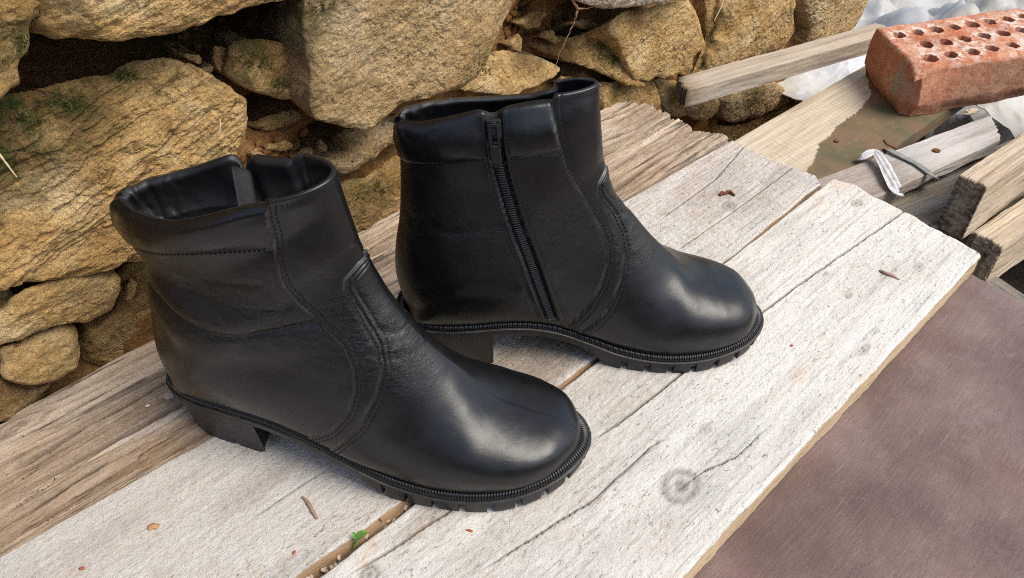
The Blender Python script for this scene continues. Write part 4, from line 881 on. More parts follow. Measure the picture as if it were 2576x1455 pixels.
def build_boot(name, label, loc, rotz, mirror, keysP, wkeys, creases, rim_extra, collar_line, seed, dshift=0.0, dlow=0.0, bulges=(), scale=1.0, ddz=()):
    root = thing(name, label, 'boot', loc, rotz, 'pair of black leather ankle boots'); root.scale = (scale,)*3
    OUT, Lout = closed_curve(outline_ctrl(), 1200); N2 = normals2d(OUT)
    INS = OUT-N2*0.0062
    i0, i1 = int(np.argmin(INS[:, 0])), int(np.argmax(INS[:, 0]))
    a = np.arange(i0, i0+len(INS)) % len(INS); cut = int(np.where(a == i1)[0][0])
    latc, medc = INS[a[:cut+1]], INS[np.concatenate([a[cut:], a[:1]])][::-1]
    if latc[:, 1].mean() > 0: latc, medc = medc, latc
    def ybound(x): return np.interp(x, latc[:, 0], latc[:, 1]), np.interp(x, medc[:, 0], medc[:, 1])
    xm, xM = latc[0, 0], latc[-1, 0]
    keysD = np.array([(xM, .0255), (xM-.0006, .033), (xM-.0035, .0405), (.263, .0495), (.245, .0560), (.223, .0640), (.202, .0810), (.186, .0970), (.171, .1150), (.158, .1325), (.152, .147), (.149, .158), (.147, .166), (.1465, .170), (.1455, .175), (.1445, .182), (.1435, .189), (.1428, .196), (.142, .203), (.1415, .207), (.141, .2105), (.1405, .2135)])
    fsh = np.clip((np.arange(22)-6)/4.0, 0, 1); keysD[:, 0] -= dshift*fsh; keysD[:, 1] -= dlow*np.clip((np.arange(22)-14)/7.0, 0, 1)
    for k0_, dz_ in ddz: keysD[k0_, 1] += dz_
    kp = np.array(keysP); kp[0] = (xM, .0245); kp[1] = (xM-.0006, .0245)
    # wkeys: (max half width, position of the maximum 0..1, exponent at the front, exponent at the back)
    K = np.concatenate([keysD, kp, np.array(wkeys)], 1)
    t = np.linspace(0, 21, 4000); Kd = catmull(K, t)
    for c_ in (5, 6, 7): pass
    step = np.maximum(np.hypot(*np.diff(Kd[:, 0:2], axis=0).T), np.hypot(*np.diff(Kd[:, 2:4], axis=0).T)); step = np.concatenate([[0], np.cumsum(step)])
    NS = 400; sS = np.interp(np.linspace(0, step[-1], NS), step, t)
    # denser near the tip
    sS[:12] = np.linspace(0, 1, 12)**1.6*sS[11]
    Kd = catmull(K, sS); D, P = Kd[:, 0:2], Kd[:, 2:4]; wm, tm, nD, nP = Kd[:, 4], Kd[:, 5], Kd[:, 6], Kd[:, 7]
    foot = (sS < 13.0); footb = 1-sstep(12.0, 13.3, sS)
    P[:, 1] = np.where(sS < 12, zf(P[:, 0])+0.0005, P[:, 1])
    KS = 150; k = np.arange(KS+1)/KS; T = 0.5-0.5*np.cos(np.pi*k)
    yl, ym = ybound(P[:, 0]); 
    yl = yl*footb; ym = ym*footb
    yl = np.where(sS > 13.3, 0, yl); ym = np.where(sS > 13.3, 0, ym)
    XZ = D[:, None]*(1-T)[None, :, None]+P[:, None]*T[None, :, None]
    def side(sgn):
        yend = np.abs(yl if sgn < 0 else ym)[:, None]
        yc = ((yl+ym)/2)[:, None]      # centre drift follows the sole
        drift = yc*(0.35+0.65*T[None])
        W = wm[:, None]
        half_end = np.maximum(np.abs((yl-ym)/2)[:, None], 0)
        Wt = np.maximum(W, half_end*1.0)*(1.0)
        tt = T[None]; tmx = tm[:, None]
        up = np.clip(1-tt/tmx, 0, 1); nd_ = (nD-(0.32 if sgn > 0 else 0.0)*np.exp(-((sS-5.0)/2.0)**2))[:, None]; wu = (1-up**nd_)**(1/nd_)
        lo = np.clip((tt-tmx)/(1-tmx), 0, 1); wl = (1-lo**nP[:, None])**(1/nP[:, None])
        w = np.where(tt < tmx, Wt*wu, half_end+(Wt-half_end)*wl)
        return drift+sgn*w
    Yr, Yl = side(-1), side(1)
    R = np.stack([XZ[..., 0], Yr, XZ[..., 1]], -1); Lf = np.stack([XZ[..., 0], Yl, XZ[..., 1]], -1)
    G = np.concatenate([R, Lf[:, ::-1][:, :-1]], 1)       # ring: D -> right -> P, P -> left -> D
    n, m = G.shape[:2]
    isright = np.concatenate([np.ones(KS+1), np.zeros(KS)]).astype(bool)
    # ---- rim height
    up = np.zeros((n, 1)); up[:, 0] = sstep(17.0, 21.0, sS)
    rimx = G[-1, :, 0]
    def seamx(z, which, i): s_ = SEAM[which][i]; return np.interp(z, s_[:, 1], s_[:, 0])
    zo = np.zeros(m)
    for mask_, wh in ((isright, 'lat'), (~isright, 'med')):
        sx = SEAM[wh][0][-1, 0]; x_ = rimx
        zz = (0.0040 if mirror else 0.0034)*sstep(-0.0010, 0.0010, x_-sx)+0.002*np.exp(-((x_-sx+0.012)/0.02)**2)
        if wh == 'med': zz -= (0.0030 if mirror else 0.012)*np.exp(-((x_-0.0755)/0.0045)**2)
        zz = zz+np.interp(x_, rim_extra[0], rim_extra[1])
        if mirror: zz = zz+(np.interp(x_, [0.0, 0.03, 0.066, 0.09, 0.11, 0.13], [0.0, -0.001, 0.0035, 0.001, 0.0, 0.0]) if wh == 'med' else np.interp(x_, [0.0, 0.03, 0.06, 0.10, 0.113, 0.13], [0.002, 0.003, 0.0, -0.0055, -0.003, 0.0]))
        if not mirror: zz = zz+(0.0055*np.exp(-((x_-0.070)/0.020)**2) if wh == 'med' else -0.0025*np.exp(-((x_-0.055)/0.03)**2))
        zo = np.where(mask_, zz, zo)
    G[..., 2] += up*zo[None]
    # ---- normals
    def vnorm(G):
        Gp = G; dn = np.zeros_like(G); A = Gp[:-1]; B = Gp[1:]
        A2 = np.roll(A, -1, 1); B2 = np.roll(B, -1, 1)
        fn = np.cross(B2-A, B-A2); out = np.zeros_like(G)
        out[:-1] += fn; out[1:] += fn; f2 = np.roll(fn, 1, 1); out[:-1] += f2; out[1:] += f2
        co = np.linalg.norm(G[:, KS]-G[:, KS+1], axis=1) < 2e-4
        s_ = out[:, KS]+out[:, KS+1]; out[co, KS] = s_[co]; out[co, KS+1] = s_[co]
        out /= np.linalg.norm(out, axis=2)[..., None]+1e-15
        return out
    Nn = vnorm(G)
    # orientation check: outward on the right side must be -y
    mid = Nn[n//2, KS//2, 1]
    flipf = mid > 0
    if flipf: Nn = -Nn
    X, Yy, Z = G[..., 0], G[..., 1], G[..., 2]
    rt = np.broadcast_to(isright[None], X.shape)
    def two(fn): return np.where(rt, fn('lat'), fn('med'))
    s1 = two(lambda w: seamx(Z, w, 0)); s2 = two(lambda w: seamx(Z, w, 1))
    XZ0 = np.stack([X.ravel(), Z.ravel()], -1)
    zlim = 0.1580 if mirror else 0.1560
    def sdist(i, sx, cap):
        dl, dm = (seg_dist(XZ0, SEAM[w_][i]).reshape(X.shape) for w_ in ('lat', 'med'))
        d_ = np.where(rt, dl, dm); sg = np.sign(X-sx); 
        if cap: sg = np.where(Z > zlim, -1, sg)
        return d_*np.where(sg == 0, 1, sg)
    d1 = sdist(0, s1, False); d2 = sdist(1, s2, True)
    disp = np.zeros_like(X); lo = 0.00035
    disp += 0.0012*sstep(-lo, lo, d1)+0.0013*sstep(-lo, lo, d2)*np.exp(-np.clip(d2, 0, 1)/0.03)
    disp -= 0.0009*sstep(0.02, 0.06, d2)
    for dd in (d1, d2):                                   # lip and stitch valley
        disp -= 0.00045*np.exp(-((dd+0.0008)/0.0006)**2)
        disp -= 0.00060*np.exp(-((dd-0.0018)/0.0006)**2)+0.00060*np.exp(-((dd-0.0043)/0.0006)**2)
        disp += 0.00025*np.exp(-((dd-0.0030)/0.0006)**2)
    # collar
    cz = np.interp(X, collar_line[0], collar_line[1])
    back = sstep(0.0006, -0.0006, d1)if False else 1-sstep(-0.0008, 0.0004, d1)
    ct = (Z-cz); topz = np.interp(np.arange(m), np.arange(m), G[-1, :, 2])[None]
    ctn = np.clip(ct/np.maximum(topz-cz, 1e-4), 0, 1)
    puf = 0.0026 if mirror else 0.0030
    disp += back*(ct > 0)*puf*np.sin(np.pi*ctn**0.85)**0.9*(1+0.25*fbm(G*np.array((50, 50, 20))+seed, 3))
    disp -= back*(0.0006 if mirror else 0.0003)*np.exp(-(ct/0.0012)**2)
    zipd = (X-np.interp(Z, ZIP[:, 1], ZIP[:, 0]))/1.06
    ismed = ~rt; zon = ismed*(Z > 0.047)
    inzip = zon*(np.abs(zipd) < 0.0042)
    disp -= zon*0.0022*(1-sstep(0.0036, 0.0048, np.abs(zipd)))
    disp -= zon*(1-sstep(0.004, 0.018, np.abs(zipd)))*back*(ct > 0)*0.8*puf*np.sin(np.pi*ctn**0.85)**0.9     # padding flattened beside the zip
    disp += zon*0.0004*np.exp(-((np.abs(zipd)-0.0055)/0.0012)**2)
    for off_ in (0.0062, 0.0088): disp -= zon*0.00030*np.exp(-((np.abs(zipd)-off_)/0.0006)**2)
    # creases
    XZf = np.stack([X.ravel(), Z.ravel()], -1)
    Q3 = G*1.0
    for (pts, dep, wid, sd, shelf) in creases:
        w_ = np.ones_like(X) if sd == 'both' else (rt if sd == 'lat' else ~rt)*1.0
        pts_ = np.array(pts); dd = seg_dist(XZf+0.0012*np.stack([fbm(np.stack([XZf[:, 0]*40, XZf[:, 1]*40, XZf[:, 0]*0+seed], -1), 3)]*2, -1), pts_).reshape(X.shape)
        fade = 1.0
        disp -= w_*dep*np.exp(-(dd/wid)**2)
        if shelf:
            cy_ = np.interp(X, pts_[:, 0], pts_[:, 1]); ab = Z-cy_
            inx = sstep(pts_[0, 0]-0.012, pts_[0, 0]+0.004, X)*(1-sstep(pts_[-1, 0]-0.03, pts_[-1, 0]+0.006, X))
            disp += w_*inx*shelf*(np.exp(-((ab-0.008)/0.009)**2)*1.0+0.7*np.exp(-((ab+0.011)/0.009)**2))
    for (bx, bz, rx, rz, am, sd) in bulges:
        w_ = (rt if sd == 'lat' else ~rt)*1.0; disp += w_*am*np.exp(-((X-bx)/rx)**2-((Z-bz)/rz)**2)
    # broad softness and fine wrinkles round the ankle
    disp += 0.0011*fbm(Q3*np.array((22, 22, 22))+seed, 3)
    ank = np.exp(-((X-0.10)/0.055)**2-((Z-0.125)/0.035)**2)
    fr = np.exp(-((X-0.172)/0.016)**2-((Z-0.108)/0.022)**2)
    Qa = Q3+seed
    wmask = np.clip(np.exp(-((X-0.085)/0.07)**2-((Z-0.128)/0.026)**2)*1.1+np.exp(-((X-0.175)/0.024)**2-((Z-0.108)/0.026)**2)*1.1-0.05, 0, 1)
    emask = 0.8*np.maximum(np.exp(-((d1+0.0002)/0.0006)**2), np.exp(-((d2+0.0002)/0.0006)**2)); emask = emask*(0.55+0.45*np.clip(fbm(Q3*60, 2)*3+0.5, 0, 1))
    wr = fbm(np.stack([Qa[..., 0]*24-Qa[..., 2]*16, Qa[..., 1]*12, Qa[..., 2]*150+Qa[..., 0]*50], -1), 4, ridged=True)
    disp += ank*0.0004*(wr-0.3)
    wr2 = fbm(np.stack([Qa[..., 0]*110+Qa[..., 2]*60, Qa[..., 1]*20, Qa[..., 2]*40-Qa[..., 0]*30], -1), 3, ridged=True)
    disp += fr*0.0003*(wr2-0.3)
    # gathers of the padded collar at the back
    bk = np.exp(-((X-P[-1, 0])/0.020)**2)*(ct > 0)*back
    disp += bk*0.0008*np.sin(Yy*520+4*fbm(Q3*60, 2))*np.clip(ctn*1.3-0.3, 0, 1)
    # flatten displacement at the feather line
    disp *= sstep(-0.001, 0.010, Z-(zf(X)))
    G0 = G.copy(); G1 = G+Nn*disp[..., None]
    # ---- rim roll
    topring = G1[-1]; dist_rim = np.linalg.norm(G1-topring[None], axis=2)
    Tt = np.where(rimx < np.where(isright, SEAM['lat'][0][-1, 0], SEAM['med'][0][-1, 0]), (0.0070 if mirror else 0.0090), 0.0030)
    zd = np.where(isright, 1.0, np.abs(rimx-0.0755)/0.010); Tt = np.where(zd < 1, 0.003+(Tt-0.003)*zd**2, Tt)
    sm = np.ones(7)/7; Tp = np.convolve(np.concatenate([Tt[-3:], Tt, Tt[:3]]), sm, 'valid'); Tt = Tp
    rr = (Tt/2)[None]; dr = np.minimum(dist_rim, rr); hn = Nn.copy(); hn[..., 2] *= 0.25; hn /= np.linalg.norm(hn, axis=2)[..., None]
    inset = rr-np.sqrt(np.clip(rr**2-(rr-dr)**2, 0, None)); inset = np.where(sS[:, None] > 16, inset, 0)
    G2 = G1-hn*inset[..., None]
    Nf = vnorm(G2)
    if flipf: Nf = -Nf
    # lining surface
    lo_s = int(np.searchsorted(sS, 14.8)); idx = np.arange(n-1, lo_s, -1)
    ins2 = rr+np.sqrt(np.clip(rr**2-(rr-dr)**2, 0, None))
    puck = 1+0.35*fbm(G1*np.array((120, 160, 60))+seed, 3)*np.exp(-((X-P[-1, 0])/0.03)**2)
    LG = (G1-hn*(ins2*puck)[..., None])[idx]
    # keep both inner walls apart
    LG[..., 1] = np.where(isright[None], np.minimum(LG[..., 1], -0.0010), np.maximum(LG[..., 1], 0.0010))
    dp = np.linalg.norm(LG-LG[0][None], axis=2)
    LG[0] = G2[-1]
    my = -1.0 if mirror else 1.0
    def fin(V): V = V.copy(); V[..., 1] *= my; return V
    Gf, Nff = fin(G2), fin(Nf)
    fl = (flipf != mirror)
    faces = grid_faces(n, m, True)
    # find orientation: compare with normal
    a_, b_, c_, d_ = (Gf.reshape(-1, 3)[faces[:, q]] for q in range(4)); fnn = np.cross(c_-a_, d_-b_); dot = (fnn*Nff.reshape(-1, 3)[faces[:, 0]]).sum(1)
    if np.median(dot) < 0: faces = faces[:, ::-1]
    fi = faces[:, [0, 2]]; fc = lambda A: A.ravel()[fi].mean(1)
    fd1, fd2, fct, fz, fzip = fc(d1), fc(d2), fc(ct), fc(Z), fc(np.where(zon > 0, np.abs(zipd), 1.0))
    vampm = fd2 > 0; stripm = (fd1 > 0) & ~vampm; tapem = (fzip < 0.0040) & ~vampm & ~stripm; colm = (fct > 0) & ~vampm & ~stripm & ~tapem; quart = ~(vampm | stripm | tapem | colm)
    def sub(nm, msk, mat):
        f = faces[msk]; u_, inv = np.unique(f, return_inverse=True); V = Gf.reshape(-1, 3)[u_]; Nv = Nff.reshape(-1, 3)[u_]
        mkk = np.zeros((len(u_), 3), np.float32); mkk[:, 0] = wmask.ravel()[u_]; mkk[:, 1] = emask.ravel()[u_]
        return mesh_obj(nm, V, inv.reshape(f.shape), mat, root, normals=Nv, masks=mkk)
    sub('vamp', vampm, M['leather']); sub('front_panel', stripm, M['leather']); sub('heel_quarter', quart, M['leather'])
    sub('collar', colm, M['collar']); sub('zipper_tape', tapem, M['tape'])
    LGf = fin(LG); lf = grid_faces(LG.shape[0], m, True)
    a_, b_, c_, d_ = (LGf.reshape(-1, 3)[lf[:, q]] for q in range(4)); fnn = np.cross(c_-a_, d_-b_); NL = Nff[idx].reshape(-1, 3)
    if np.median((fnn*NL[lf[:, 0]]).sum(1)) > 0: lf = lf[:, ::-1]
    nl = LG.shape[0]*m; Vl = np.concatenate([LGf.reshape(-1, 3), LGf[-1].mean(0)[None]-np.array([[0, 0, 0.01]])])
    fl_ = [tuple(f) for f in lf]; last = (LG.shape[0]-1)*m
    fl_ += [(last+q, last+(q+1) % m, nl) for q in range(m)]
    mesh_obj('lining', Vl, fl_, M['lining'], root)
    # ---- BVH of the shell for stitches and zip
    bv = BVHTree.FromPolygons([Vector(v) for v in Gf.reshape(-1, 3)], [tuple(map(int, f)) for f in faces])
    ysgn = {'lat': -1*my, 'med': 1*my}
    def hit(x, z, wh):
        s_ = ysgn[wh]; r = bv.ray_cast(Vector((x, s_*0.2, z)), Vector((0, -s_, 0)))
        if r[0] is None: return None
        nn = r[1]; 
        if nn.y*s_ < 0: nn = -nn
        return np.array(r[0]), np.array(nn)
    def stitch_line(mb, curve, off, wh, z0, z1, pitch=0.0029, rad=0.00050):
        zs_ = np.linspace(max(z0, curve[0, 1]), min(z1, curve[-1, 1]), 600); xs_ = np.interp(zs_, curve[:, 1], curve[:, 0])
        tx, tz = np.gradient(xs_), np.gradient(zs_); l_ = np.hypot(tx, tz); nx, nz_ = tz/l_, -tx/l_
        px, pz = xs_+nx*off, zs_+nz_*off; L = np.concatenate([[0], np.cumsum(np.hypot(np.diff(px), np.diff(pz)))])
        cnt = int(L[-1]/pitch)
        for q in range(cnt):
            a0, a1 = (q+0.12)*pitch, (q+0.78)*pitch; pts = []
            for aa, lift in ((a0, -0.0002), ((a0+a1)/2, 0.00032), (a1, -0.0002)):
                h = hit(float(np.interp(aa, L, px)), float(np.interp(aa, L, pz)), wh)
                if h is None: break
                pts.append(h[0]+h[1]*lift)
            if len(pts) == 3 and np.linalg.norm(pts[2]-pts[0]) < pitch*2.5: mb.tube(pts, [rad*0.6, rad, rad*0.6], 5)
    mb = MB()
    for wh in ('lat', 'med'):
        if wh == 'med' and not mirror: continue
        if wh == 'lat' and mirror: continue
        stitch_line(mb, SEAM[wh][0], 0.0018, wh, 0.0, 0.205); stitch_line(mb, SEAM[wh][0], 0.0043, wh, 0.0, 0.203)
        stitch_line(mb, SEAM[wh][1][:-2], 0.0018, wh, 0.0, 0.157); stitch_line(mb, SEAM[wh][1][:-2], 0.0043, wh, 0.0, 0.152)
        xx = np.linspace(0.02, 0.108, 60)
        cl = np.stack([xx, np.interp(xx, collar_line[0], collar_line[1])-0.0005], -1)
        # collar stitch runs along x: swap roles by stepping directly
        L = np.concatenate([[0], np.cumsum(np.hypot(*np.diff(cl, axis=0).T))]); q = 0
        while (q+1)*0.0027 < L[-1]:
            pts = []
            for aa, lift in ((q*0.0027, -0.0001), ((q+.33)*0.0027, 0.0003), ((q+.66)*0.0027, -0.0001)):
                x_, z_ = np.interp(aa, L, cl[:, 0]), np.interp(aa, L, cl[:, 1])
                if wh == 'med' and abs(x_-np.interp(z_, ZIP[:, 1], ZIP[:, 0])) < 0.0098: break
                h = hit(float(x_), float(z_), wh)
                if h is None: break
                pts.append(h[0]+h[1]*lift)
            if len(pts) == 3: mb.tube(pts, [0.0002, 0.00034, 0.0002], 5)
            q += 1
        if wh == 'med':
            for o_ in (-0.0062, -0.0088, 0.0062, 0.0088): stitch_line(mb, ZIP, o_, wh, 0.05, 0.194, 0.0025, 0.0004)
    o = mb.obj('stitching', M['thread'], root); o['kind'] = 'stuff'
    # rim stitching of the front panel
    mb = MB(); ringz = Gf[-1]
    sel = [q for q in range(m) if rimx[q] > 0.116]
    order = sorted(sel, key=lambda q: (0 if isright[q] else 1, -q if not isright[q] else q))
    for grp in ([q for q in sel if isright[q]], [q for q in sel if not isright[q]]):
        pts = [(Gf[np.argmin(np.abs(dist_rim[:, q]-0.0042)), q], Nff[np.argmin(np.abs(dist_rim[:, q]-0.0042)), q]) for q in grp]
        acc = 0; last_ = pts[0][0] if pts else None; q = 1; start = 0
        Lc = np.concatenate([[0], np.cumsum([np.linalg.norm(pts[q+1][0]-pts[q][0]) for q in range(len(pts)-1)])]); A_p = np.array([p_[0] for p_ in pts]); A_n = np.array([p_[1] for p_ in pts])
        for q in range(int(Lc[-1]/0.0028)):
            tri = []
            for aa, lift in ((q*0.0028, -0.0002), ((q+.33)*0.0028, 0.0003), ((q+.66)*0.0028, -0.0002)):
                tri.append(np.array([np.interp(aa, Lc, A_p[:, c3]) for c3 in range(3)])+lift*np.array([np.interp(aa, Lc, A_n[:, c3]) for c3 in range(3)]))
            mb.tube(tri, [0.00025, 0.0004, 0.00025], 5)
    o = mb.obj('rim_stitching', M['thread'], root); o['kind'] = 'stuff'
    # ---- zip coil, slider, pull
    mb = MB(); zz = np.linspace(0.0485, 0.190, 92) if mirror else np.linspace(0.0485, 0.165, 80)
    frames = []
    for z_ in zz:
        x_ = float(np.interp(z_, ZIP[:, 1], ZIP[:, 0])); h = hit(x_, float(z_), 'med')
        if h: frames.append(h)
    for q in range(1, len(frames)-1):
        p, nn = frames[q]; tg = frames[q+1][0]-frames[q-1][0]; tg /= np.linalg.norm(tg); nn = nn-tg*(nn@tg); nn /= np.linalg.norm(nn); bb = np.cross(nn, tg)
        pts = [p+bb*(0.0027*c1)+nn*(0.0003+0.0019*s1_)+tg*0.0004*c1 for c1, s1_ in ((-1, 0), (-.8, .75), (0, 1), (.8, .75), (1, 0))]
        mb.tube(pts, 0.00050, 6)
    o = mb.obj('zipper_teeth', M['coil'], root); o['kind'] = 'stuff'
    if True:
        zt_ = 0.1965 if mirror else 0.172
        h = hit(float(np.interp(zt_, ZIP[:, 1], ZIP[:, 0])), zt_, 'med'); h2 = hit(float(np.interp(zt_-0.012, ZIP[:, 1], ZIP[:, 0])), zt_-0.012, 'med')
        if h and h2:
            p, nn = h; tg = h[0]-h2[0]; tg /= np.linalg.norm(tg); nn = nn-tg*(nn@tg); nn /= np.linalg.norm(nn); bb = np.cross(nn, tg)
            sl = MB(); sl.box(p+nn*0.0024, bb*0.0048, tg*0.0062, nn*0.0013, 0.0009)
            sl.box(p+nn*0.0045+tg*0.001, bb*0.0016, tg*0.0042, nn*0.0012, 0.0006)
            so = sl.obj('zipper_slider', M['slider'], root)
            pu = MB(); c0 = p+nn*0.0062-tg*0.001
            # pull: two rails, cross pieces and a solid tip with a hole between
            for s_ in (-1, 1): pu.box(c0+bb*0.0025*s_-tg*0.003, bb*0.0008, tg*0.0066, nn*0.0007, 0.0003)
            pu.box(c0+tg*0.0040, bb*0.0033, tg*0.0010, nn*0.0007, 0.0003)
            pu.box(c0-tg*0.0145-nn*0.0006, bb*0.0033, tg*0.0058, nn*0.0008, 0.0005)
            pu.box(c0-tg*0.0206-nn*0.0010, bb*0.0025, tg*0.0014, nn*0.0008, 0.0005)
            pu.obj('zipper_pull', M['slider'], root)
            # frayed ends of the zip at the rim
    # soft gusset strip hanging inside behind the zip
    if not mirror:
        gv = []
        for q_ in np.linspace(0, 1, 14):
            c0_ = np.array((0.0765+0.016*q_, 0.0200-0.030*q_, 0.1905-0.034*q_-0.006*q_*q_))
            for e_ in np.linspace(-1, 1, 7): gv.append(c0_+np.array((0.0048*e_, 0.001*e_, 0.0014*(1-e_*e_)-0.002*e_+0.0006*math.sin(q_*9+e_))))
        gv = np.array(gv); gv2 = gv+np.array((0.0, 0.0006, -0.0024)); gf = grid_faces(14, 7)
        rim_ = [(i, 0) for i in range(14)]+[(13, j) for j in range(1, 7)]+[(i, 6) for i in range(12, -1, -1)]+[(0, j) for j in range(5, 0, -1)]
        ri = np.array([i*7+j for i, j in rim_]); F3 = np.stack([ri, ri+98, np.roll(ri, -1)+98, np.roll(ri, -1)], -1)
        mesh_obj('zipper_gusset', np.concatenate([gv, gv2]), np.concatenate([gf, gf[:, ::-1]+98, F3]), M['suede'], root)
    # ---- welt with ribs
    Nw = 2800; OW, Lw = closed_curve(outline_ctrl(), Nw); NW = normals2d(OW); xs = OW[:, 0]; z0 = zf(xs)
    ph = np.arange(Nw)*2*math.pi/8.0; rib = 0.5+0.5*np.cos(ph); rib = sstep(0.25, 0.75, rib)
    prof = [(-0.0092, 0.0002, 0), (-0.0078, 0.0022, .2), (-0.0052, 0.0030, .8), (-0.0022, 0.0027, 1), (-0.0006, 0.0012, 1), (0.0000, -0.0008, 1), (-0.0004, -0.0022, .5), (-0.0035, -0.0024, 0)]
    VW = []
    for (o_, dz, am) in prof:
        oo = o_-(1-rib)*0.00075*am; dzz = (dz if dz < 0 else dz*0.85)-(1-rib)*0.00055*am*(1 if dz > 0 else 0)
        VW.append(np.stack([OW[:, 0]+NW[:, 0]*oo, OW[:, 1]+NW[:, 1]*oo, z0+dzz], -1))
    VW = np.stack(VW)
    if NW[0, 0] > 0: pass
    wf = grid_faces(len(prof), Nw, True)
    mesh_obj('welt', fin(VW), wf if mirror else wf[:, ::-1], M['welt'], root, sharp=70)
    # ---- outsole
    Ns = 1500; OS, Ls = closed_curve(outline_ctrl(), Ns); NSm = normals2d(OS); xs = OS[:, 0]; z0 = zf(xs)
    zb_ = zbot(xs); arc = np.arange(Ns)*Ls/Ns
    fore = sstep(0.150, 0.165, xs)
    notch = ((arc % 0.0175) < 0.0046)*(xs > 0.16)*1.0; zl = zb_+notch*0.0036
    lvl = [(-0.006, -0.0018), (0.0002, -0.0022), (0.0008, -0.0026), (0.0008, -0.0040), (0.0002, -0.0046), (-0.0003, -0.0050)]
    VS = [np.stack([OS[:, 0]+NSm[:, 0]*o_, OS[:, 1]+NSm[:, 1]*o_, z0+dz], -1) for o_, dz in lvl]
    for fr_, o_ in ((0.45, -0.0006), (0.75, -0.0009)):
        VS.append(np.stack([OS[:, 0]+NSm[:, 0]*(o_-0.0015*notch), OS[:, 1]+NSm[:, 1]*(o_-0.0015*notch), (z0-0.0050)*(1-fr_)+np.maximum(zl, 0)*fr_+0], -1))
    VS.append(np.stack([OS[:, 0]+NSm[:, 0]*(-0.0016-0.006*notch), OS[:, 1]+NSm[:, 1]*(-0.0016-0.006*notch), zl], -1))
    VS.append(np.stack([OS[:, 0]-NSm[:, 0]*0.012, OS[:, 1]-NSm[:, 1]*0.012, zl], -1))
    VS.append(np.stack([OS[:, 0]-NSm[:, 0]*0.0125, OS[:, 1]-NSm[:, 1]*0.0125, zb_+0.003*fore], -1))
    VS = np.stack(VS)
    inner = VS[-1].copy(); inner[:, 1] = inner[:, 1]*0.03; VS = np.concatenate([VS, inner[None]])
    sf = grid_faces(len(VS), Ns, True)
    mesh_obj('outsole', fin(VS), sf if mirror else sf[:, ::-1], M['sole'], root, sharp=40)
    # ---- heel block
    xh = 0.073; sel = np.where(OS[:, 0] < xh)[0]; brk = np.where(np.diff(sel) > 1)[0]
    if len(brk): sel = np.concatenate([sel[brk[0]+1:], sel[:brk[0]+1]])
    hp = OS[sel]; hn_ = NSm[sel]; nh = len(hp)
    a_end, b_end = hp[-1], hp[0]; fr_n = 30
    fl_pts = np.array([a_end+(b_end-a_end)*q for q in np.linspace(0, 1, fr_n+2)[1:-1]]); fl_pts[:, 0] -= 0.004*np.sin(np.linspace(0, np.pi, fr_n+2)[1:-1])
    HP = np.concatenate([hp, fl_pts]); HN = np.concatenate([hn_, np.tile(np.array([[0.0, 0.0]]), (fr_n, 1))])
    isf = np.concatenate([np.zeros(nh), np.ones(fr_n)])
    ztop_ = zbot(HP[:, 0])+0.0025; arcH = np.concatenate([[0], np.cumsum(np.hypot(*np.diff(HP, axis=0).T))])
    notchH = ((np.abs((arcH % 0.021)-0.0105)) < 0.0022)*(isf == 0); rows_ = []
    for q in np.linspace(0, 1, 7):
        ins_ = -0.0006-0.0035*q-0.004*q*np.clip((0.03-HP[:, 0])/0.03, 0, 1); b_ = notchH*0.0030*(q > 0.99)
        xx_ = HP[:, 0]+HN[:, 0]*ins_; yy_ = HP[:, 1]+HN[:, 1]*ins_; yy_ = np.where(isf > 0, yy_*(1-0.10*q), yy_); xx_ = np.where(isf > 0, xx_-0.002*q, xx_)
        rows_.append(np.stack([xx_, yy_, ztop_*(1-q)+b_], -1))
    rows_.append(np.stack([rows_[-1][:, 0]*0.8+0.035*0.2, rows_[-1][:, 1]*0.7, rows_[-1][:, 2]], -1))
    rows_.append(np.stack([rows_[-1][:, 0]*0+0.037, rows_[-1][:, 1]*0, rows_[-1][:, 2]*0+0.001], -1))
    VH = np.stack(rows_); hf = grid_faces(len(rows_), len(HP), True)
    mesh_obj('heel', fin(VH), hf if mirror else hf[:, ::-1], M['sole'], root, sharp=35)
    return root

# section keys shared by both boots: toe tip -> vamp -> heel -> shaft rim
Pfoot = [(0.278, 0.0245), (0.277, 0.0245), (0.2735, 0.023), (0.263, 0.021), (0.245, 0.018), (0.220, 0.016), (0.194, 0.0155), (0.163, 0.020), (0.128, 0.033), (0.093, 0.041), (0.060, 0.042), (0.032, 0.042), (0.0150, 0.0425)]
Prear = Pfoot+[(0.0095, 0.0475), (0.0060, 0.060), (0.0040, 0.079), (0.0060, 0.100), (0.0105, 0.124), (0.0135, 0.147), (0.0150, 0.168), (0.0145, 0.182), (0.0140, 0.193)]
Pfront = Pfoot+[(0.0105, 0.0475), (0.0070, 0.058), (0.0050, 0.074), (0.0065, 0.094), (0.0110, 0.114), (0.0185, 0.133), (0.0135, 0.149), (0.0085, 0.164), (0.0080, 0.179)]
Wfoot = [(0.0, .60, 2.3, 2.6), (0.006, .60, 2.3, 2.6), (0.015, .62, 2.5, 2.6), (0.030, .62, 2.5, 2.5), (0.0400, .64, 2.45, 2.4), (0.0445, .68, 2.3, 2.3), (0.0450, .76, 1.68, 2.3), (0.0410, .80, 1.62, 2.2), (0.0378, .82, 1.68, 2.2), (0.0355, .80, 1.78, 2.2), (0.0348, .78, 1.8, 2.2), (0.0345, .76, 1.85, 2.3), (0.0345, .73, 1.9, 2.4)]
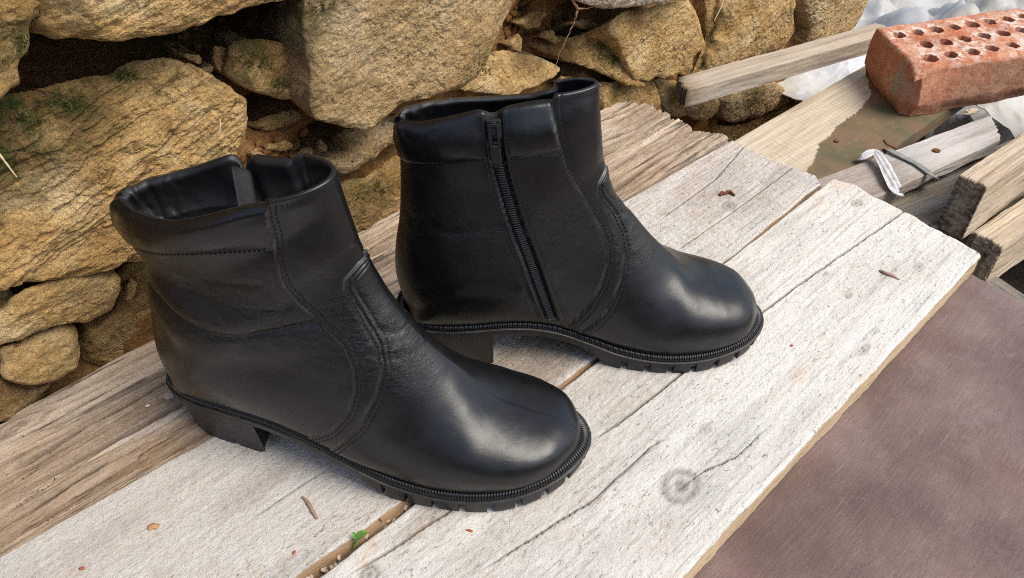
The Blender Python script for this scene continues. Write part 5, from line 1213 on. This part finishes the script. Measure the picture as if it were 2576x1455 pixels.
Wf = Wfoot+[(0.0342, .70, 1.95, 2.4), (0.0335, .66, 2.0, 2.35), (0.0312, .62, 2.05, 2.3), (0.0278, .58, 2.1, 2.3), (0.0248, .57, 2.15, 2.3), (0.0252, .56, 2.2, 2.3), (0.0278, .56, 2.2, 2.3), (0.0292, .54, 2.1, 2.0), (0.0302, .53, 2.1, 1.85)]
Wr = Wfoot+[(0.0342, .70, 1.95, 2.4), (0.0332, .66, 2.0, 2.35), (0.0312, .62, 2.05, 2.3), (0.0285, .58, 2.1, 2.3), (0.0260, .57, 2.1, 2.3), (0.0240, .56, 2.1, 2.3), (0.0208, .56, 2.1, 2.3), (0.0175, .56, 2.1, 2.3), (0.0150, .56, 2.1, 2.3)]

build_boot('ankle_boot', 'nearer black leather ankle boot with slouched open collar, its zip on the far side', (-0.2335, 0.3695, 0.0003), math.radians(-12.0), False, Pfront, Wf,
           [([(0.004, 0.139), (0.020, 0.127), (0.042, 0.117), (0.066, 0.112), (0.09, 0.114), (0.128, 0.124)], 0.0020, 0.0024, 'both', 0.0030),
            ([(0.05, 0.136), (0.085, 0.132), (0.115, 0.135)], 0.0007, 0.0018, 'lat', 0.0), ([(0.04, 0.150), (0.07, 0.146), (0.10, 0.149)], 0.0007, 0.002, 'lat', 0.0),
            ([(0.158, 0.118), (0.168, 0.112), (0.186, 0.110)], 0.0005, 0.0014, 'both', 0.0), ([(0.155, 0.106), (0.170, 0.100), (0.190, 0.098)], 0.0003, 0.0018, 'both', 0.0)],
           ([-0.01, 0.02, 0.06, 0.112, 0.15], [0.0, 0.0, -0.002, -0.002, -0.002]), ([-0.01, 0.02, 0.06, 0.115], [0.150, 0.156, 0.165, 0.172]), 1.0, dshift=0.0, dlow=0.007, ddz=((2, -0.002), (3, -0.0045), (4, -0.0065), (5, -0.0060), (6, -0.0035), (7, -0.0040), (8, -0.0025)), scale=1.022, bulges=[(0.070, 0.070, 0.050, 0.024, 0.0055, 'lat'), (0.205, 0.035, 0.05, 0.018, 0.0015, 'lat'), (0.06, 0.135, 0.04, 0.012, -0.0015, 'lat')])
build_boot('ankle_boot', 'farther black leather ankle boot with its side zip and zip pull facing forward', (-0.0870, 0.4315, 0.0003), math.radians(3.0), True, Prear, Wr,
           [([(0.03, 0.078), (0.07, 0.088), (0.095, 0.078)], 0.0010, 0.006, 'med', 0.0), ([(0.02, 0.130), (0.05, 0.126), (0.08, 0.132)], 0.0006, 0.003, 'med', 0.0),
            ([(0.155, 0.125), (0.165, 0.120), (0.18, 0.116)], 0.0006, 0.0018, 'both', 0.0)],
           ([-0.01, 0.02, 0.06, 0.112, 0.15], [0.0, 0.004, 0.003, 0.002, 0.0]), ([-0.01, 0.02, 0.06, 0.115], [0.166, 0.170, 0.177, 0.181]), 4.0, scale=0.99, bulges=[(0.060, 0.078, 0.045, 0.024, 0.0035, 'med')])

# ------------------------------------------------------------------ small things lying about
def lump(name, label, cat, px, py, size, mat, seed, z=0.0, rot=0.0, sink=0.25, group=None):
    rs = np.random.RandomState(seed); n1, n2 = 18, 24
    th = np.linspace(0, math.pi, n1); ph = np.linspace(0, 2*math.pi, n2, endpoint=False)
    D = np.stack([np.sin(th)[:, None]*np.cos(ph), np.sin(th)[:, None]*np.sin(ph), np.cos(th)[:, None]+0*ph], -1)
    nz = fbm(D*1.6+seed*3.3, 4); blk = np.round(nz*4)/4
    V = D*(1+0.45*nz+0.25*blk)[..., None]*np.array(size)*0.5; V[..., 2] += size[2]*(0.5-sink)
    c, s_ = math.cos(rot), math.sin(rot); V = V@np.array(((c, s_, 0), (-s_, c, 0), (0, 0, 1)))
    o = mesh_obj(name, V, grid_faces(n1, n2, True)[:, ::-1], mat); o.location = tuple(onz(px, py, z)); return tag(o, label, cat, group)
m_peb = plain('grey_pebble', (0.42, 0.33, 0.28), 0.85, (400, 0.0008), 0.3)
m_bark = plain('bark_brown', (0.40, 0.24, 0.12), 0.9, (400, 0.0008), 0.2)
m_red = plain('red_crumb', (0.34, 0.10, 0.05), 0.9, (500, 0.0006), 0.2)
m_cem = plain('cement_crumb', (0.55, 0.53, 0.50), 0.95, (500, 0.0008), 0.2)
lump('pebble', 'small reddish grey pebble beside the heel of the nearer boot', 'pebble', 425, 1000, (0.0075, 0.006, 0.005), m_peb, 1, rot=0.6)
lump('pebble', 'tiny pale stone chip on the old brown plank left of the nearer heel', 'pebble', 372, 1022, (0.0040, 0.0024, 0.002), m_cem, 2, rot=0.3)
lump('bark_flake', 'brown curled bark flake on the dusty grey plank, lower left', 'flake', 385, 1326, (0.007, 0.0045, 0.0022), m_bark, 3, rot=0.1)
lump('brick_crumb', 'dark red crumb near the bottom left on the grey plank', 'crumb', 206, 1431, (0.003, 0.002, 0.0014), m_red, 4)
lump('brick_crumb', 'small red crumb on the grey plank close to the plank gap', 'crumb', 740, 1391, (0.0028, 0.0018, 0.0012), m_red, 5, rot=1.2)
lump('brick_crumb', 'flat orange crumb on the pale plank below the nearer toe', 'crumb', 1182, 1336, (0.0045, 0.0020, 0.0006), m_red, 6, rot=-0.3)
lump('brick_crumb', 'faint red crumb on the pale plank right of the farther toe', 'crumb', 1992, 870, (0.0026, 0.002, 0.0008), m_red, 7, rot=0.4)
lump('plaster_chip', 'white chip stuck to the front face of the red brick', 'chip', 2378, 205, (0.009, 0.006, 0.008), m_cem, 11, z=0.016, rot=0.2)
def rod_thing(name, label, cat, pts, rads, mat, n=8, wob=0.0):
    mb = MB(); P = np.array(pts, float); t_ = np.linspace(0, len(P)-1, len(P)*6); Q = catmull(P, t_)
    if wob: Q = Q+wob*np.stack([fbm(Q*300, 2), fbm(Q*300+5, 2), fbm(Q*300+9, 2)], -1)
    R = np.interp(t_, np.arange(len(rads)), rads)*(1+0.25*fbm(Q*700, 2))
    mb.tube(list(Q), list(R), n); o = mb.obj(name, mat, None, sharp=80); return tag(o, label, cat)
W3 = lambda x, y, z=0.0: onz(x, y, z)
m_rc = plain('rust_with_cement', (0.30, 0.20, 0.155), 0.95, (500, 0.0012), 0.2)
rod_thing('bent_nail', 'cement-crusted rusty nail stub on the grey plank in front of the nearer boot', 'nail', [W3(762, 1250, 0.0006), W3(775, 1266, 0.001), W3(788, 1288, 0.0012), W3(799, 1305, 0.0004)], [0.0007, 0.0013, 0.0012, 0.0008], m_rc, wob=0.0007)
rod_thing('rusty_staple', 'twisted dark rusty staple on the grey plank above the round knot', 'staple', [W3(1812, 493, 0.0005), W3(1817, 484, 0.0018), W3(1822, 488, 0.001), W3(1835, 482, 0.0016), W3(1848, 492, 0.0008)], [0.0014, 0.0016, 0.0011, 0.0016, 0.0012], M['rust'], wob=0.0006)
rod_thing('rusty_nail', 'flattened rusty nail pressed into the pale plank near its right end', 'nail', [W3(2212, 681, 0.0004), W3(2228, 688, 0.0012), W3(2245, 694, 0.0010), W3(2262, 705, 0.0003)], [0.0010, 0.0016, 0.0015, 0.0007], m_rc, wob=0.0004)
def nail_head(label, x, y, z, r0):
    mb = MB(); c = W3(x, y, z); mb.tube([c+np.array((0, 0, -0.006)), c+np.array((0, 0, 0.0005)), c+np.array((0, 0, 0.0006)), c+np.array((0, 0, 0.0016)), c+np.array((0, 0, 0.0019))], [r0*0.5, r0*0.5, r0, r0, r0*0.75], 14)
    tag(mb.obj('nail', M['rust'], None, sharp=50), label, 'nail')
nail_head('round rusty nail head in the silver-grey board', 2355, 381, zg+0.0002, 0.0042)
nail_head('small rusty nail head at the stain edge of the light board', 2104, 357, zs+0.0002, 0.0028)
rod_thing('bent_nail', 'bent rusty nail sticking out between the silver-grey board and the stained board', 'nail', [W3(2223, 352, zg+0.012), W3(2230, 362, zg+0.009), W3(2242, 368, zg+0.005), W3(2256, 374, zg+0.001)], [0.0016, 0.0014, 0.0014, 0.0014], M['rust'])
# tan splinter at the end of the silver-grey board
lump('wood_splinter', 'crumbly tan splinter at the far end of the silver-grey board', 'splinter', 2440, 285, (0.024, 0.008, 0.007), m_tan, 14, z=zg, rot=0.5)
# cloth strip and strap round the silver-grey board
def ribbon(name, label, cat, pts, w, mat, fold=0.0, seed=0, thick=0.0008):
    P = np.array(pts, float); t_ = np.linspace(0, len(P)-1, 60); Q = catmull(P, t_); Wd = np.interp(t_, np.arange(len(w)), w); n = len(Q); k = 13; V = []
    for i in range(n):
        tg = Q[min(i+1, n-1)]-Q[max(i-1, 0)]; tg /= np.linalg.norm(tg); up = np.array((0, 0, 1.0)); up = up if abs(tg[2]) < 0.93 else np.array((EU[0], EU[1], 0.3))
        sd_ = np.cross(tg, up); sd_ /= np.linalg.norm(sd_); nn = np.cross(sd_, tg)
        for j in range(k):
            a = j/(k-1)*2-1; V.append(Q[i]+sd_*Wd[i]*a*0.5+nn*(fold*abs(math.sin(a*4.2+i*0.08+seed))*(1-a*a*0.5)))
    V = np.array(V); V2 = []
    for i in range(n):
        tg = Q[min(i+1, n-1)]-Q[max(i-1, 0)]; tg /= np.linalg.norm(tg); up = np.array((0, 0, 1.0)); sd_ = np.cross(tg, up); sd_ /= np.linalg.norm(sd_)+1e-9; nn = np.cross(sd_, tg)
        for j in range(k): V2.append(V[i*k+j]-nn*thick)
    f = grid_faces(n, k); N_ = n*k
    rim = [(i, 0) for i in range(n)]+[(n-1, j) for j in range(1, k)]+[(i, k-1) for i in range(n-2, -1, -1)]+[(0, j) for j in range(k-2, 0, -1)]
    ri = np.array([i*k+j for i, j in rim]); F3 = np.stack([ri, ri+N_, np.roll(ri, -1)+N_, np.roll(ri, -1)], -1)
    o = mesh_obj(name, np.concatenate([V, np.array(V2)]), np.concatenate([f, f[:, ::-1]+N_, F3]), mat); return tag(o, label, cat)
m_cloth = plain('pale_cotton', (0.52, 0.52, 0.53), 0.85, (260, 0.0008), 0.2)
m_strap = plain('grey_strap', (0.24, 0.25, 0.24), 0.85, (700, 0.0006), 0.2)
ribbon('cloth_strip', 'pale grey cloth strip knotted round the silver-grey board', 'cloth', [W3(2150, 412, zg-0.006), W3(2168, 398, zg+0.006), W3(2200, 384, zg+0.010), W3(2222, 410, zg+0.008), W3(2236, 440, zg+0.006), W3(2250, 470, zg+0.005), W3(2256, 488, zg-0.002), W3(2240, 494, zg-0.014)], [0.004, 0.008, 0.011, 0.014, 0.015, 0.015, 0.014, 0.009], m_cloth, 0.0028, 1)
ribbon('strap', 'dark grey woven strap crossing the silver-grey board', 'strap', [W3(2226, 374, zg-0.004), W3(2240, 378, zg+0.0035), W3(2275, 396, zg+0.003), W3(2310, 414, zg+0.003), W3(2340, 436, zg+0.003), W3(2354, 446, zg-0.002), W3(2350, 452, zg-0.014)], [0.007]*7, m_strap, 0.0003, 2)
# green seedling growing out of the plank gap
def seedling():
    t = NT('young_leaf_green'); v = t.coords(); m = t.out(t.ramp(t.noise(v, 300, 3), [(0.3, (0.07, 0.17, 0.025)), (0.7, (0.13, 0.27, 0.05))]), 0.5, None, 0.4)
    c = W3(880, 1392, -0.012); root = thing('seedling', 'tiny green seedling growing in the gap between the two pale planks', 'plant', tuple(c))
    tip = W3(893, 1358, 0.0012)-c
    mb = MB(); mb.tube([np.zeros(3), tip*0.5+np.array((0.001, 0, 0.001)), tip], [0.0006, 0.0005, 0.0004], 6); mb.obj('stem', m, root)
    def leaf(a, b, w):
        a, b = np.array(a), np.array(b); d = b-a; L = np.linalg.norm(d); d /= L; sd_ = np.cross(d, (0, 0, 1.0)); sd_ /= np.linalg.norm(sd_); V = []; n = 12
        for i in range(n):
            q = i/(n-1); ww = w*math.sin(math.pi*min(1, q*0.96+0.03))**0.7
            for j in (-1, -0.5, 0, 0.5, 1): V.append(a+d*L*q+sd_*ww*j+np.array((0, 0, 0.0012*math.sin(math.pi*q)+0.0006*abs(j))))
        V = np.array(V); f = grid_faces(n, 5); V2 = V-np.array((0, 0, 0.0003)); mesh_obj('leaf', np.concatenate([V, V2]), np.concatenate([f, f[:, ::-1]+60]), m, root)
    leaf(tip, W3(924, 1338, 0.003)-c, 0.0026); leaf(tip, W3(888, 1340, 0.004)-c, 0.0011); leaf(tip*0.8, W3(903, 1372, 0.001)-c, 0.0008)
    leaf(W3(960, 1318, -0.006)-c, W3(955, 1305, 0.001)-c, 0.0008)
seedling()
# soil, grit and chips caught in the plank gap
def gap_debris():
    rs = np.random.RandomState(3); mb = MB()
    for q in range(420):
        u_ = rs.uniform(-0.15, 0.64); v_ = vB(u_)+rs.uniform(0.001, 0.008); r0 = rs.uniform(0.0006, 0.0021)
        c = EU*u_+EV*v_+np.array((0, 0, -0.012+0.007*rs.rand()))
        a = rs.uniform(0, 6.28); mb.box(c, r0*np.array((math.cos(a), math.sin(a), .2)), r0*.7*np.array((-math.sin(a), math.cos(a), .1)), r0*.6*np.array((.1, .1, 1)), r0*.3)
    o = mb.obj('gap_grit', m_peb, None); tag(o, 'soil grit and crumbs lodged in the gap between the planks', 'grit'); o['kind'] = 'stuff'
gap_debris()
# stray straw and rootlets on the wall
def on_wall_pts(pts, off): 
    out = []
    for x, y in pts:
        u_, z_ = onwall(x, y, off); out.append(EU*u_+EV*(WALL_V-off)+np.array((0, 0, z_)))
    return out
m_straw = plain('straw', (0.60, 0.50, 0.32), 0.7, None, 0.3)
m_root = plain('dry_rootlet', (0.22, 0.13, 0.07), 0.9, None, 0.2)
rod_thing('straw', 'short pale straw stuck on the big layered stone above the nearer boot', 'straw', on_wall_pts([(553, 300), (554, 316), (552, 334)], 0.050), [0.0004, 0.0005, 0.0004], m_straw)
rod_thing('straw', 'grey grass stalk at the left edge across the big stone', 'straw', on_wall_pts([(-10, 378), (16, 412), (42, 446)], 0.052), [0.0007, 0.0006, 0.0003], m_straw)
rod_thing('straw', 'bent dry straw hanging beside the bright stone', 'straw', on_wall_pts([(1822, -4), (1812, 22), (1797, 52)], 0.060), [0.0007, 0.0006, 0.0004], m_straw)
rod_thing('rootlet', 'thin dangling rootlet over the red earth hollow', 'root', on_wall_pts([(1438, 0), (1452, 22), (1447, 48), (1432, 84), (1410, 130), (1396, 170)], 0.050), [0.0012, 0.0014, 0.0009, 0.0005, 0.0004, 0.0004], m_root, wob=0.0012)
rod_thing('rootlet', 'short side rootlet forking off near the top of the red earth hollow', 'root', on_wall_pts([(1452, 24), (1470, 22), (1492, 18)], 0.050), [0.0011, 0.0007, 0.0004], m_root, wob=0.0010)
rod_thing('rootlet', 'curled brown rootlet on the ledge stone between the two boots', 'root', on_wall_pts([(1294, 162), (1310, 172), (1330, 168), (1346, 180)], 0.046), [0.0008, 0.0009, 0.0006, 0.0004], m_root, wob=0.0010)

# moss cushions growing on the stones: many tiny blades standing on the real surface
def moss():
    t = NT('moss_green'); v = t.coords(); m = t.out(t.ramp(t.noise(v, 250, 4), [(0.3, (0.040, 0.046, 0.010)), (0.7, (0.125, 0.125, 0.035))]), 0.9, None, 0.15)
    bpy.context.view_layer.update(); dg = bpy.context.evaluated_depsgraph_get(); rs = np.random.RandomState(21); V = []; F = []
    for (cx, cy, sx, sy, cnt) in [(312, 192, 26, 10, 260), (60, 300, 60, 26, 420), (165, 262, 40, 12, 200), (640, 155, 40, 18, 320), (705, 215, 26, 12, 140), (1516, 128, 28, 22, 380), (1548, 150, 16, 12, 120), (1212, 168, 26, 26, 260), (800, 14, 40, 14, 160), (905, 500, 40, 18, 240), (960, 475, 26, 12, 140), (1792, 85, 10, 26, 200), (1770, 165, 12, 20, 160), (1895, 236, 40, 10, 160), (50, 105, 16, 26, 200), (1560, 214, 30, 8, 120)]:
        for q in range(int(cnt*0.55)):
            x, y = cx+rs.normal()*sx*0.55, cy+rs.normal()*sy*0.55; d = ray(x, y)
            if fbm(np.array([[x*0.05, y*0.05, 3.0]]), 2)[0] < -0.12: continue
            ok, loc, nor, _, ob, _ = C.ray_cast(dg, Vector((0, 0, CAM_H)), Vector(d).normalized())
            if not ok or not ob.name.startswith(('stone', 'earth')): continue
            p = np.array(loc); n = np.array(nor); 
            if n@d > 0: n = -n
            for b in range(3):
                h = rs.uniform(0.0010, 0.0026); up = n*0.8+np.array((0, 0, 0.5))+rs.normal(size=3)*0.45; up /= np.linalg.norm(up); sd_ = np.cross(up, rs.normal(size=3)); sd_ /= np.linalg.norm(sd_); w = rs.uniform(0.00025, 0.0005)
                q0 = p+rs.normal(size=3)*0.0007-n*0.0003; i = len(V); V += [q0-sd_*w, q0+sd_*w, q0+np.cross(up, sd_)*w, q0+up*h]; F += [(i, i+1, i+3), (i+1, i+2, i+3), (i+2, i, i+3)]
    o = mesh_obj('moss', V, np.array(F), m, wall, smooth=False); o.matrix_parent_inverse = wall.matrix_world.inverted(); o['kind'] = 'stuff'
moss()
